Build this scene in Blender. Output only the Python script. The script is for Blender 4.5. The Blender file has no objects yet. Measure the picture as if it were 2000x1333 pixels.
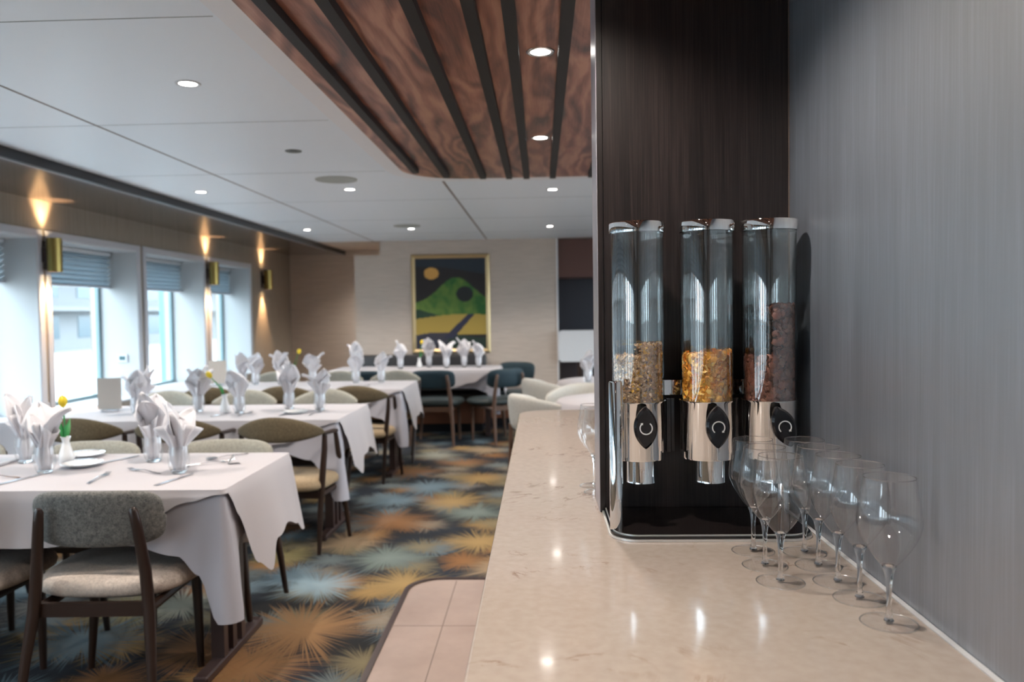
import bpy, bmesh, math, random
from mathutils import Vector, Matrix, noise as mnoise
R=math.radians; PI=math.pi
S=bpy.context.scene; COL=S.collection
random.seed(7)

# ------------------------------------------------------------------ helpers
def link(o,parent=None):
    COL.objects.link(o)
    if parent is not None: o.parent=parent
    return o
def tag(o,label=None,cat=None,group=None,kind=None):
    if label: o['label']=label
    if cat: o['category']=cat
    if group: o['group']=group
    if kind: o['kind']=kind
    return o
def empty(name,loc=(0,0,0),rz=0):
    o=bpy.data.objects.new(name,None); o.empty_display_size=.05; COL.objects.link(o)
    o.location=loc; o.rotation_euler=(0,0,rz); return o
def build(name,bm,mat,parent=None,smooth=False,angle=None,loc=None,rz=None):
    me=bpy.data.meshes.new(name)
    bmesh.ops.recalc_face_normals(bm,faces=bm.faces[:])
    bm.to_mesh(me); bm.free()
    for m in (mat if isinstance(mat,(list,tuple)) else [mat]): me.materials.append(m)
    if smooth:
        for p in me.polygons: p.use_smooth=True
        if angle is not None:
            try: me.set_sharp_from_angle(angle=R(angle))
            except Exception: pass
    o=bpy.data.objects.new(name,me); link(o,parent)
    if loc is not None: o.location=loc
    if rz is not None: o.rotation_euler=(0,0,rz)
    return o
def copy_tree(o,parent=None):
    c=o.copy(); COL.objects.link(c); c.parent=parent
    for ch in [x for x in o.children]: copy_tree(ch,c)
    return c
def NB(): return bmesh.new()
def box(bm,x0,x1,y0,y1,z0,z1,mi=0):
    v=[bm.verts.new(p) for p in ((x0,y0,z0),(x1,y0,z0),(x1,y1,z0),(x0,y1,z0),(x0,y0,z1),(x1,y0,z1),(x1,y1,z1),(x0,y1,z1))]
    for f in ((0,3,2,1),(4,5,6,7),(0,1,5,4),(1,2,6,5),(2,3,7,6),(3,0,4,7)):
        fa=bm.faces.new([v[i] for i in f]); fa.material_index=mi
    return v
def bev(bm,w=.004,seg=2):
    bmesh.ops.bevel(bm,geom=bm.edges[:],offset=w,segments=seg,affect='EDGES',profile=.5)
def lathe(bm,prof,seg=32,cx=0,cy=0,cz=0,close0=False,close1=False,a0=0,a1=2*PI):
    full=abs(a1-a0-2*PI)<1e-6; n=seg if full else seg+1
    rings=[]
    for r,z in prof:
        if r<1e-6: rings.append([bm.verts.new((cx,cy,cz+z))]*n)
        else: rings.append([bm.verts.new((cx+r*math.cos(a0+(a1-a0)*i/seg),cy+r*math.sin(a0+(a1-a0)*i/seg),cz+z)) for i in range(n)])
    for a,b in zip(rings,rings[1:]):
        for i in range(seg):
            j=(i+1)%n
            q=[a[i],a[j],b[j],b[i]]; u=[]
            for v in q:
                if v not in u: u.append(v)
            if len(u)>2: bm.faces.new(u)
    if close0 and prof[0][0]>1e-6: bm.faces.new(rings[0][:seg if full else n])
    if close1 and prof[-1][0]>1e-6: bm.faces.new(rings[-1][:seg if full else n])
def sweep(bm,pts,rad,seg=10,cap=True,squash=1.0,side=None):
    """round or oval bar through pts; rad a number or one per point"""
    pts=[Vector(p) for p in pts]; n=len(pts)
    if not isinstance(rad,(list,tuple)): rad=[rad]*n
    rings=[]; prev=None
    for i,p in enumerate(pts):
        t=(pts[min(i+1,n-1)]-pts[max(i-1,0)]).normalized()
        s=Vector(side) if side else (prev if prev is not None else (Vector((1,0,0)) if abs(t.x)<.8 else Vector((0,1,0))))
        s=(s-t*s.dot(t)).normalized(); prev=s; u=t.cross(s)
        rings.append([bm.verts.new(p+s*math.cos(2*PI*k/seg)*rad[i]+u*math.sin(2*PI*k/seg)*rad[i]*squash) for k in range(seg)])
    for a,b in zip(rings,rings[1:]):
        for k in range(seg): bm.faces.new((a[k],a[(k+1)%seg],b[(k+1)%seg],b[k]))
    if cap:
        bm.faces.new(rings[0][::-1]); bm.faces.new(rings[-1])
def prism(bm,pts,z0,z1,mi=0):
    a=[bm.verts.new((x,y,z0)) for x,y in pts]; b=[bm.verts.new((x,y,z1)) for x,y in pts]; n=len(pts)
    bm.faces.new(a[::-1]).material_index=mi; bm.faces.new(b).material_index=mi
    for i in range(n): bm.faces.new((a[i],a[(i+1)%n],b[(i+1)%n],b[i])).material_index=mi
def rrect(x0,x1,y0,y1,r,seg=6,corners=(1,1,1,1)):
    """rounded rectangle outline, corners order: x0y0,x1y0,x1y1,x0y1"""
    out=[]
    for (cx,cy,a),c in zip(((x0+r,y0+r,180),(x1-r,y0+r,270),(x1-r,y1-r,0),(x0+r,y1-r,90)),corners):
        if c:
            for k in range(seg+1):
                t=R(a+90*k/seg); out.append((cx+r*math.cos(t),cy+r*math.sin(t)))
        else:
            out.append((x0 if cx<(x0+x1)/2 else x1, y0 if cy<(y0+y1)/2 else y1))
    return out

# ------------------------------------------------------------------ materials
def mat(name,color=(.8,.8,.8),rough=.5,metal=0,spec=.5,emit=None,estr=0,coat=0,sheen=0,ior=None):
    m=bpy.data.materials.new(name); m.use_nodes=True; b=m.node_tree.nodes['Principled BSDF']
    b.inputs['Base Color'].default_value=(*color,1); b.inputs['Roughness'].default_value=rough
    b.inputs['Metallic'].default_value=metal; b.inputs['Specular IOR Level'].default_value=spec
    b.inputs['Coat Weight'].default_value=coat; b.inputs['Coat Roughness'].default_value=.05
    b.inputs['Sheen Weight'].default_value=sheen
    if ior: b.inputs['IOR'].default_value=ior
    if emit: b.inputs['Emission Color'].default_value=(*emit,1); b.inputs['Emission Strength'].default_value=estr
    return m
class G:
    def __init__(s,m): s.m=m; s.t=m.node_tree; s.b=s.t.nodes.get('Principled BSDF'); s.out=s.t.nodes.get('Material Output')
    def n(s,ty,**kw):
        x=s.t.nodes.new('ShaderNode'+ty)
        for k,v in kw.items(): setattr(x,k,v)
        return x
    def l(s,a,b): s.t.links.new(a,b)
    def val(s,inp,v):
        if hasattr(v,'links') or isinstance(v,bpy.types.NodeSocket): s.l(v,inp)
        else: inp.default_value=v
    def math(s,op,a,b=0,c=None,clamp=False):
        x=s.n('Math',operation=op); x.use_clamp=clamp; s.val(x.inputs[0],a); s.val(x.inputs[1],b)
        if c is not None: s.val(x.inputs[2],c)
        return x.outputs[0]
    def vmath(s,op,a,b=None,scale=None):
        x=s.n('VectorMath',operation=op); s.val(x.inputs[0],a)
        if b is not None: s.val(x.inputs[1],b)
        if scale is not None: s.val(x.inputs[3],scale)
        return x.outputs['Value'] if op in('LENGTH','DOT_PRODUCT','DISTANCE') else x.outputs[0]
    def pos(s,scale=(1,1,1),loc=(0,0,0),rot=(0,0,0)):
        tc=s.n('TexCoord'); mp=s.n('Mapping'); s.l(tc.outputs['Object'],mp.inputs[0])
        mp.inputs['Scale'].default_value=scale; mp.inputs['Location'].default_value=loc; mp.inputs['Rotation'].default_value=rot
        return mp.outputs[0]
    def noise(s,vec,scale=5,detail=2,rough=.5,dist=0):
        x=s.n('TexNoise'); s.l(vec,x.inputs['Vector']); x.inputs['Scale'].default_value=scale; x.inputs['Detail'].default_value=detail
        x.inputs['Roughness'].default_value=rough; x.inputs['Distortion'].default_value=dist; return x.outputs['Fac']
    def ramp(s,fac,stops,interp='LINEAR'):
        x=s.n('ValToRGB'); cr=x.color_ramp; cr.interpolation=interp
        while len(cr.elements)>1: cr.elements.remove(cr.elements[-1])
        cr.elements[0].position=stops[0][0]; cr.elements[0].color=(*stops[0][1],1)
        for p,c in stops[1:]:
            e=cr.elements.new(p); e.color=(*c,1)
        s.val(x.inputs[0],fac); return x.outputs[0]
    def mix(s,f,a,b,mode='MIX'):
        x=s.n('Mix',data_type='RGBA',blend_type=mode); s.val(x.inputs[0],f)
        for i,v in ((6,a),(7,b)):
            if isinstance(v,tuple): x.inputs[i].default_value=(*v,1)
            else: s.l(v,x.inputs[i])
        return x.outputs[2]
    def bump(s,h,strength=.2,dist=.01):
        x=s.n('Bump'); x.inputs['Strength'].default_value=strength; x.inputs['Distance'].default_value=dist
        s.l(h,x.inputs['Height']); s.l(x.outputs[0],s.b.inputs['Normal'])
    def col(s,c): s.l(c,s.b.inputs['Base Color'])

def thin_glass(name,f0=.08,tint=(1,1,1),rough=.0,fmax=.75,power=4):
    m=bpy.data.materials.new(name); m.use_nodes=True; g=G(m); g.t.nodes.remove(g.b)
    tr=g.n('BsdfTransparent'); tr.inputs[0].default_value=(*tint,1)
    gl=g.n('BsdfGlossy'); gl.inputs['Roughness'].default_value=rough
    lw=g.n('LayerWeight'); lw.inputs[0].default_value=.5
    p=g.math('POWER',lw.outputs['Facing'],power); f=g.math('MULTIPLY_ADD',p,fmax-f0,f0)
    mx=g.n('MixShader'); g.l(f,mx.inputs[0]); g.l(tr.outputs[0],mx.inputs[1]); g.l(gl.outputs[0],mx.inputs[2])
    g.l(mx.outputs[0],g.out.inputs[0]); return m
M={}
M['white_paint']=mat('white_paint',(.62,.63,.65),.4)
M['white_trim']=mat('white_trim',(.55,.56,.6),.35)
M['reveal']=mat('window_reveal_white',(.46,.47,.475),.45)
M['ceiling']=mat('ceiling_panel_white',(.79,.84,.89),.42)
M['ceil_edge']=mat('ceiling_border_white',(.80,.80,.82),.35)
M['seam']=mat('seam_brown',(.16,.12,.10),.6)
M['seam_thin']=mat('seam_grey',(.35,.38,.38),.6)
M['dark_edge']=mat('dark_edge',(.012,.012,.016),.35)
M['soffit']=mat('gloss_dark_panel',(.055,.045,.04),.13,spec=.8,coat=.6)
M['chrome']=mat('polished_chrome',(.86,.86,.86),.045,1)
M['steel']=mat('stainless_steel',(.7,.7,.72),.16,1)
M['brass']=mat('brushed_brass',(.40,.30,.10),.3,1)
M['bronze']=mat('dark_bronze',(.03,.015,.01),.4)
M['satin']=mat('satin_steel_rim',(.85,.85,.84),.38,.85)
M['alu']=mat('lilac_grey_edge',(.42,.41,.46),.3,.3)
M['black']=mat('black_plastic',(.006,.006,.008),.14,spec=.6)
M['white_print']=mat('white_print',(.75,.75,.75),.5)
M['frame_teal']=mat('window_frame_grey',(.18,.27,.29),.35)
M['cloth']=mat('white_cotton',(.47,.435,.45),.85,sheen=.2)
M['cloth2']=mat('white_cotton_shaded',(.43,.42,.47),.85,sheen=.2)  # white like the top cloth; its lavender shadow is in the colour
M['napkin']=mat('white_linen',(.70,.69,.72),.8)
M['legwood']=mat('espresso_wood',(.028,.014,.010),.32)
M['legwood2']=mat('walnut_leg',(.13,.07,.045),.35)
M['tablewood']=mat('table_base_wood',(.05,.03,.028),.35)
M['pale_paper']=mat('menu_paper',(.5,.43,.37),.7)
M['porcelain']=mat('white_porcelain',(.8,.8,.8),.2)
M['sugar']=mat('white_card_box',(.45,.45,.48),.5)
M['tulip']=mat('tulip_yellow',(.85,.62,.03),.5)
M['stem']=mat('tulip_green',(.02,.22,.05),.5)
M['speaker']=mat('speaker_grille',(.36,.37,.34),.7)
M['vent']=mat('sprinkler_metal',(.12,.13,.12),.5)
M['lens']=mat('lamp_lens',(1,1,1),.4,emit=(1,.95,.88),estr=14)
M['sconcelens']=mat('sconce_lens',(1,1,1),.4,emit=(1,.72,.4),estr=25)
M['outlet']=mat('screen_dark',(.02,.08,.09),.2)
M['tube']=thin_glass('acrylic_tube',.20,(.97,.99,.985),.0,.8,3)
M['bowl']=thin_glass('crystal_bowl',.10,(.995,.995,.995),.0,.9,4.5)
M['tumbler']=thin_glass('tumbler_glass',.07,(.97,.98,.985),.0,.8,3)
M['footglass']=thin_glass('glass_foot',.02,(1,1,1),.0,.6,6)
M['rimglass']=thin_glass('glass_edge',.10,(1,1,1),.15,.6,2)
M['pane']=thin_glass('window_pane',.05,(.95,.97,.97),.0,.7,4)
gm=mat('crystal_solid',(1,1,1),0); gm.node_tree.nodes['Principled BSDF'].inputs['Transmission Weight'].default_value=1
gm.node_tree.nodes['Principled BSDF'].inputs['IOR'].default_value=1.5; M['crystal']=gm
M['reddark']=mat('dark_cabinet',(.05,.035,.037),.45)
M['navy']=mat('navy_recess',(.028,.03,.042),.5)
M['brownpanel']=mat('brown_panel',(.12,.055,.045),.35)
M['benchleather']=mat('bench_dark_leather',(.03,.028,.03),.4)
M['benchbase']=mat('bench_base_wood',(.28,.11,.06),.35)
M['facade']=mat('facade_white',(.15,.155,.16),.7)
M['facade_glass']=mat('facade_glass',(.03,.062,.08),.2)
M['quay']=mat('quay_pale',(.27,.27,.265),.8)
M['post']=mat('deck_post_blue',(.12,.32,.40),.4)
M['slat']=mat('slat_dark',(.010,.008,.008),.5,spec=.25)

def fabric(name,c1,c2,scale=260,rough=.9,sheen=.06,bump=.25):
    m=mat(name,c1,rough,sheen=sheen); g=G(m); p=g.pos()
    n=g.noise(p,scale,2,.7); n2=g.noise(p,scale*.28,3,.6)
    f=g.math('MULTIPLY_ADD',n,.6,g.math('MULTIPLY',n2,.4)); g.col(g.ramp(f,[(.36,c1),(.64,c2)])); g.bump(n,bump,.002); return m
M['fab_grey']=fabric('fabric_grey_melange',(.055,.058,.055),(.25,.235,.215),260)
M['fab_seat']=fabric('fabric_beige_melange',(.33,.27,.23),(.62,.53,.46),330)
M['fab_inner']=fabric('fabric_light_grey',(.25,.24,.20),(.42,.40,.34),300)
M['fab_olive']=fabric('fabric_olive_brown',(.075,.055,.028),(.17,.125,.07),300)
M['fab_tan']=fabric('fabric_tan',(.30,.21,.12),(.46,.34,.21),300)
M['fab_pale']=fabric('fabric_pale_grey',(.42,.40,.36),(.58,.545,.49),300)
M['fab_teal']=fabric('fabric_dark_teal',(.004,.018,.028),(.010,.040,.055),200,.6,.1)
M['fab_tealseat']=fabric('fabric_dark_green_seat',(.004,.010,.010),(.012,.026,.026),200,.45,.1)

def wallpaper(name,c1,c2,horizontal=True):
    m=mat(name,c1,.75); g=G(m)
    p=g.pos((3,3,60) if horizontal else (40,40,2)); n=g.noise(p,1.5,3,.6); g.col(g.ramp(n,[(.35,c1),(.65,c2)])); g.bump(n,.08,.004); return m
M['wall']=wallpaper('wallpaper_beige',(.50,.42,.355),(.58,.49,.42))
M['wall_left']=wallpaper('wallpaper_beige_dimmed',(.30,.26,.21),(.36,.31,.255),False)  # same beige paper, darker: the window wall's dimness is in the colour

def wenge(name,c1,c2,rough=.36,spec=.5,coat=0):
    m=mat(name,c1,rough,spec=spec,coat=coat); g=G(m)
    p=g.pos((420,420,5)); n=g.noise(p,1,3,.65); p2=g.pos((38,38,1.2)); n2=g.noise(p2,1,2,.5)
    f=g.math('MULTIPLY_ADD',n,.7,g.math('MULTIPLY',n2,.3))
    if spec>.9: m.node_tree.nodes['Principled BSDF'].inputs['IOR'].default_value=2.5
    g.col(g.ramp(f,[(.38,c1),(.5,tuple((a+b)/2*.8 for a,b in zip(c1,c2))),(.62,c2)])); g.bump(n,.12,.0008); return m
M['wenge']=wenge('wenge_laminate',(.006,.0045,.0045),(.030,.021,.020))
M['wenge_wall']=wenge('wenge_wall_blue_sheen',(.04,.053,.075),(.14,.168,.215),.45,1.0,0)  # dark wood laminate with the windows' bluish sheen put into its colour

# walnut ceiling
m=mat('walnut_panel',(.2,.08,.05),.34); g=G(m)
pv=g.pos((4.2,.9,4)); d=g.noise(pv,1.3,4,.6,1.6)
w=g.n('TexWave',wave_type='BANDS',bands_direction='X'); g.l(g.vmath('ADD',pv,g.vmath('SCALE',g.n('TexNoise').outputs['Color'],scale=0.0)),w.inputs[0])
nz=g.n('TexNoise'); g.l(pv,nz.inputs['Vector']); nz.inputs['Scale'].default_value=.9; nz.inputs['Detail'].default_value=2
vv=g.vmath('ADD',pv,g.vmath('SCALE',nz.outputs['Color'],scale=2.2)); g.l(vv,w.inputs[0])
w.inputs['Scale'].default_value=.9; w.inputs['Distortion'].default_value=7; w.inputs['Detail'].default_value=3; w.inputs['Detail Scale'].default_value=1.2
fine=g.noise(g.pos((160,6,1)),1,2,.6)
sepx=g.n('SeparateXYZ'); g.l(g.pos(),sepx.inputs[0])
f=g.math('MULTIPLY_ADD',w.outputs['Fac'],.20,g.math('MULTIPLY_ADD',d,.65,g.math('MULTIPLY',fine,.2)))
c=g.ramp(f,[(.33,(.06,.022,.016)),(.44,(.20,.070,.044)),(.55,(.34,.135,.085)),(.70,(.52,.26,.17))])
g.col(c); g.bump(fine,.05,.001); M['walnut']=m

# quartz counter
m=mat('cream_quartz',(.62,.54,.48),.12,coat=.3); g=G(m)
p=g.pos(); n=g.n('TexNoise'); g.l(p,n.inputs['Vector']); n.inputs['Scale'].default_value=3.2; n.inputs['Detail'].default_value=8; n.inputs['Roughness'].default_value=.62; n.inputs['Distortion'].default_value=1.4
v=g.math('ABSOLUTE',g.math('SUBTRACT',n.outputs['Fac'],.5)); line=g.math('SUBTRACT',1,g.math('MULTIPLY',v,55),clamp=True)
big=g.noise(p,2.3,1); msk=g.math('MULTIPLY',g.math('SUBTRACT',big,.47),9,clamp=True)
brk=g.math('MULTIPLY',g.math('SUBTRACT',g.noise(p,16,2),.45),6,clamp=True)
f=g.math('MULTIPLY',g.math('MULTIPLY',line,msk),brk)
base=g.ramp(g.noise(p,60,3),[(.3,(.42,.35,.305)),(.7,(.465,.395,.345))])
g.col(g.mix(g.math('MULTIPLY',f,.8),base,(.22,.13,.095))); M['quartz']=m

# beige floor tile
m=mat('beige_floor_tile',(.5,.4,.34),.3); g=G(m); p=g.pos()
g.col(g.ramp(g.noise(p,3,5,.65),[(.3,(.32,.235,.20)),(.7,(.42,.32,.275))])); M['tile']=m

# carpet: starbursts
def carpet():
    m=mat('starburst_carpet',(.02,.02,.03),.95); g=G(m); p=g.pos()
    pal=[(0,(.30,.13,.035)),(.14,(.42,.25,.08)),(.28,(.17,.20,.20)),(.42,(.33,.27,.20)),(.56,(.25,.20,.11)),(.7,(.17,.24,.28)),(.84,(.38,.19,.06)),(.93,(.24,.22,.20))]
    big=g.noise(p,1.3,2); base=g.ramp(big,[(.4,(.005,.0045,.005)),(.55,(.004,.009,.018)),(.7,(.009,.007,.006))])
    cur=base
    grp=bpy.data.node_groups.new('burst','ShaderNodeTree'); it=grp.interface
    for nme,ty in (('Color','NodeSocketColor'),('Vec','NodeSocketVector'),('C','NodeSocketVector'),('R','NodeSocketFloat'),('Tint','NodeSocketColor'),('Fine','NodeSocketFloat')):
        it.new_socket(nme,in_out='INPUT',socket_type=ty)
    it.new_socket('Color',in_out='OUTPUT',socket_type='NodeSocketColor')
    class H(G):
        def __init__(s): s.t=grp
    h=H(); gi=grp.nodes.new('NodeGroupInput'); go=grp.nodes.new('NodeGroupOutput')
    d=h.vmath('SUBTRACT',gi.outputs['Vec'],gi.outputs['C']); ln=h.vmath('LENGTH',d); nd=h.vmath('NORMALIZE',d)
    seed=h.vmath('SCALE',gi.outputs['C'],scale=7.3)
    a=h.vmath('ADD',h.vmath('SCALE',nd,scale=25),seed)
    r1=h.noise(a,1.0,1.0,.6); r1=h.math('MULTIPLY_ADD',r1,3.4,-1.2,clamp=True)
    lo=h.noise(h.vmath('ADD',h.vmath('SCALE',nd,scale=1.1),seed),1.0,1.0)
    t=h.math('DIVIDE',ln,h.math('MULTIPLY',gi.outputs['R'],h.math('MULTIPLY_ADD',lo,.9,.50)))
    fac=h.math('MULTIPLY_ADD',r1,-.66,1.02); fac=h.math('SUBTRACT',fac,t)
    fac=h.math('MULTIPLY',fac,5,clamp=True)
    fac=h.math('MULTIPLY',fac,h.math('MULTIPLY_ADD',gi.outputs['Fine'],.5,.62),clamp=True)
    shade=h.math('MULTIPLY_ADD',t,-.42,.80)
    tint=h.n('Mix',data_type='RGBA',blend_type='MULTIPLY'); tint.inputs[0].default_value=1
    h.l(gi.outputs['Tint'],tint.inputs[6]); cmb=h.n('CombineColor'); 
    for i in range(3): h.l(shade,cmb.inputs[i])
    h.l(cmb.outputs[0],tint.inputs[7])
    h.l(h.mix(fac,gi.outputs['Color'],tint.outputs[2]),go.inputs[0])
    fine=g.noise(p,240,2,.7)
    def burst(cur,C,r,tint):
        x=g.n('Group'); x.node_tree=grp; g.l(cur,x.inputs['Color']); g.l(pf,x.inputs['Vec']); g.val(x.inputs['C'],C); x.inputs['R'].default_value=r
        if isinstance(tint,tuple): x.inputs['Tint'].default_value=(*tint,1)
        else: g.l(tint,x.inputs['Tint'])
        g.l(fine,x.inputs['Fine']); return x.outputs[0]
    fl=g.vmath('MULTIPLY',p,(1,1,0)); pf=fl
    for off,sc,rr in (((0,0,0),2.2,.24),((3.7,1.9,0),2.5,.21)):
        vo=g.n('TexVoronoi',voronoi_dimensions='2D'); g.l(g.vmath('ADD',fl,off),vo.inputs['Vector']); vo.inputs['Scale'].default_value=sc; vo.inputs['Randomness'].default_value=.75
        cc=g.vmath('SUBTRACT',vo.outputs['Position'],off); cc=g.vmath('MULTIPLY',cc,(1,1,0))
        sep=g.n('SeparateColor'); g.l(vo.outputs['Color'],sep.inputs[0])
        cur=burst(cur,cc,rr,g.ramp(sep.outputs[0],pal,'CONSTANT'))
    O=(.34,.16,.06);B=(.30,.42,.48);GD=(.44,.28,.10);GG=(.22,.27,.24);T=(.42,.29,.17);OL=(.33,.27,.11);W=(.42,.42,.34);BR=(.17,.25,.30)
    for x,y,r,c in [(-1.03,7.59,.34,W),(-.56,7.85,.34,T),(-.72,7.19,.32,O),(-1.12,6.81,.38,O),(-.52,6.5,.36,GD),(-.89,6.2,.4,BR),(-1.71,6.3,.34,W),
        (-.64,5.7,.36,GD),(-1.08,5.76,.34,BR),(-.46,5.4,.34,GG),(-1.0,5.2,.38,O),(-1.18,4.71,.3,T),(-1.48,4.45,.28,OL),(-.88,4.4,.32,GG),(-.38,4.7,.32,GD),(-.21,4.23,.3,T),
        (-1.31,4.1,.27,BR),(-1.94,3.61,.3,OL),(-1.72,3.68,.3,W),(-.70,3.97,.30,GD),(-1.14,3.95,.31,B),(-1.95,3.25,.34,BR),(-1.42,3.2,.33,O),(-1.16,3.03,.36,O),(-1.05,3.38,.40,(.38,.20,.08))]:
        cur=burst(cur,(x,y,0),r,c)
    g.col(cur); g.bump(g.noise(p,400,1),.3,.003); return m
M['carpet']=carpet()

# ------------------------------------------------------------------ camera
f=1560.
yc=Vector(((1056-1000)/f,(666.5-608)/f,-1)).normalized(); u=Vector((-.013,1,0)); zc=(u-yc*u.dot(yc)).normalized(); xc=yc.cross(zc)
rot=Matrix((xc,yc,zc))
cam=bpy.data.cameras.new('camera'); cam.lens=f*36/2000; cam.sensor_width=36; cam.clip_start=.02; cam.clip_end=400
co=bpy.data.objects.new('camera',cam); COL.objects.link(co); mw=rot.to_4x4(); mw.translation=Vector((0,0,1.37)); co.matrix_world=mw
cam.dof.use_dof=True; cam.dof.focus_distance=1.56; cam.dof.aperture_fstop=4.0
S.camera=co

# ------------------------------------------------------------------ room shell
def struct(name,bm,m,parent=None,**k):
    o=build(name,bm,m,parent,**k)
    if parent is None: o['kind']='structure'
    return o
XW=-3.47; ZC=2.24; YB=9.6; YA=11.0; XR=3.4; Y0=-11.2; XP=.545
bm=NB(); box(bm,XW-.45,XR+.1,Y0-.1,YA+.1,-.06,0); struct('floor_carpet',bm,M['carpet'])
# tiled zone by the counter
bm=NB(); prism(bm,rrect(-.665,1.5,Y0,4.02,.16,8,(0,0,0,1)),0,.004); struct('floor_tile',bm,M['tile'])
bm=NB()
out=rrect(-.69,1.5,Y0,4.045,.175,10,(0,0,0,1)); inn=rrect(-.665,1.5,Y0,4.02,.16,10,(0,0,0,1))
for z in (0,):
    A=[bm.verts.new((x,y,.009)) for x,y in out]; B_=[bm.verts.new((x,y,.009)) for x,y in inn]; A0=[bm.verts.new((x,y,.0)) for x,y in out]
    n=len(out)
    for i in range(1,n): 
        j=(i+1)%n
        bm.faces.new((A[i],A[j],B_[j],B_[i])); bm.faces.new((A0[i],A0[j],A[j],A[i]))
struct('trim_1',bm,M['tablewood'])
bm=NB()
for xx in (-.445,.155): box(bm,xx-.002,xx+.002,Y0,4.0,.004,.0046)
for yy in (3.42,2.82,2.22): box(bm,-.66,1.4,yy-.002,yy+.002,.004,.0046)
struct('trim_2',bm,M['seam'])
# left wall with window holes
WIN=[(5.55-1.365*k,6.77-1.365*k) for k in range(12,0,-1)]+[(5.55,6.77),(6.925,8.125),(8.29,9.43)]
ZS,ZT=.67,1.93
bm=NB()
box(bm,XW-.42,XW,Y0,YA,0,ZS); box(bm,XW-.42,XW,Y0,YA,ZT,ZC)
ys=[Y0]+[v for w in WIN for v in w]+[YA]
for i in range(0,len(ys),2): box(bm,XW-.42,XW,ys[i],ys[i+1],ZS,ZT)
struct('wall_left',bm,M['wall_left'])
def window(i,y0,y1):
    w=empty('window_%d'%i,(XW,y0,ZS)); w['kind']='structure'; W=y1-y0; H=ZT-ZS
    bm=NB() # reveal lining
    t=.006; box(bm,-.40,.004,0,t,0,H); box(bm,-.40,.004,W-t,W,0,H); box(bm,-.40,.004,t,W-t,H-t,H); build('window_reveal',bm,M['reveal'],w)
    bm=NB(); box(bm,-.40,.012,t,W-t,0,.016); bev(bm,.004,1); build('window_sill',bm,M['white_paint'],w)
    bm=NB(); q=.055
    box(bm,0.0005,.012,-q,0,-.0,H+q); box(bm,.0005,.012,W,W+q,-.0,H+q); box(bm,.0005,.012,0,W,H,H+q); bev(bm,.003,1); build('window_trim',bm,M['white_trim'],w)
    bm=NB(); a=.03
    box(bm,-.355,-.325,t,t+a,.016,H-t); box(bm,-.355,-.325,W-t-a,W-t,.016,H-t); box(bm,-.355,-.325,t+a,W-t-a,.016,.016+a); box(bm,-.355,-.325,t+a,W-t-a,H-t-a,H-t)
    build('window_frame',bm,M['frame_teal'],w)
    bm=NB(); v=[bm.verts.new(p) for p in ((-.34,t+a,.046),(-.34,W-t-a,.046),(-.34,W-t-a,H-.036),(-.34,t+a,H-.036))]; bm.faces.new(v); build('pane',bm,M['pane'],w)
    return w
for i,(a,b) in enumerate(WIN): window(i+1,a,b)
# pleated blinds
def blind_mesh(W):
    bm=NB(); n=14; z1=1.895; z0=1.632; prev=None
    for k in range(n+1):
        z=z1+(z0-z1)*k/n; x=-.02 if k%2 else .02
        r=[bm.verts.new((x,y,z)) for y in (0,W)]+[bm.verts.new((x+.006,y,z)) for y in (W,0)]
        if prev:
            for i in range(4): bm.faces.new((prev[i],prev[(i+1)%4],r[(i+1)%4],r[i]))
        prev=r
    return bm
mb=mat('pleated_blind_grey',(.52,.57,.60),.8); g=G(mb); tl=g.n('BsdfTranslucent'); tl.inputs[0].default_value=(.55,.62,.66,1); mx=g.n('MixShader'); mx.inputs[0].default_value=.42
g.l(g.b.outputs[0],mx.inputs[1]); g.l(tl.outputs[0],mx.inputs[2]); g.l(mx.outputs[0],g.out.inputs[0]); M['blind']=mb
bl_lab={11:'grey pleated blind in the window cut by the left edge of the picture',12:'grey pleated blind in the window right of the nearest brass sconce',13:'grey pleated blind in the middle window of the three behind the tables',14:'grey pleated blind in the farthest window, beside the middle brass sconce'}
for i,(a,b) in enumerate(WIN):
    t=empty('pleated_blind',(-3.715,a+.012,0)); tag(t,bl_lab.get(i,'grey pleated blind in a window behind the camera'),'blind','pleated blinds in the left windows')
    W=b-a-.024
    build('blind_fabric',blind_mesh(W),M['blind'],t)
    bm=NB(); box(bm,-.025,.03,0,W,1.893,1.918); build('head_rail',bm,M['white_paint'],t)
    bm=NB(); box(bm,-.02,.026,0,W,1.618,1.632); build('bottom_rail',bm,M['white_trim'],t)
# soffit over the windows
bm=NB(); box(bm,XW,-2.70,Y0,YA,2.19,2.235); struct('ceiling_soffit',bm,M['soffit'])
bm=NB(); box(bm,-2.72,-2.69,Y0,YA,2.186,2.24); struct('trim_3',bm,M['dark_edge'])
bm=NB(); box(bm,-2.722,-2.716,Y0,YA,2.182,2.187); struct('trim_4',bm,M['white_trim'])
# ceiling
bm=NB(); box(bm,XW,XR,Y0,YB,ZC,ZC+.06); struct('ceiling',bm,M['ceiling'])
bm=NB(); box(bm,XW,XR,YB,YA,ZC,ZC+.06); struct('ceiling_alcove',bm,M['wall'])
bm=NB()
box(bm,-2.007,-1.997,Y0,YB,ZC-.0015,ZC); 
struct('trim_5',bm,M['seam'])
bm=NB(); box(bm,-.642,-.628,5.31,YB,ZC-.0015,ZC); struct('trim_6',bm,M['seam'])
bm=NB()
for yy in (-1.4,-.17,1.06,2.32,3.585,4.885,6.15,7.42,8.7):
    box(bm,-2.69,-.94 if yy<5.3 else XR,yy-.002,yy+.002,ZC-.001,ZC)
struct('trim_7',bm,M['seam_thin'])
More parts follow.
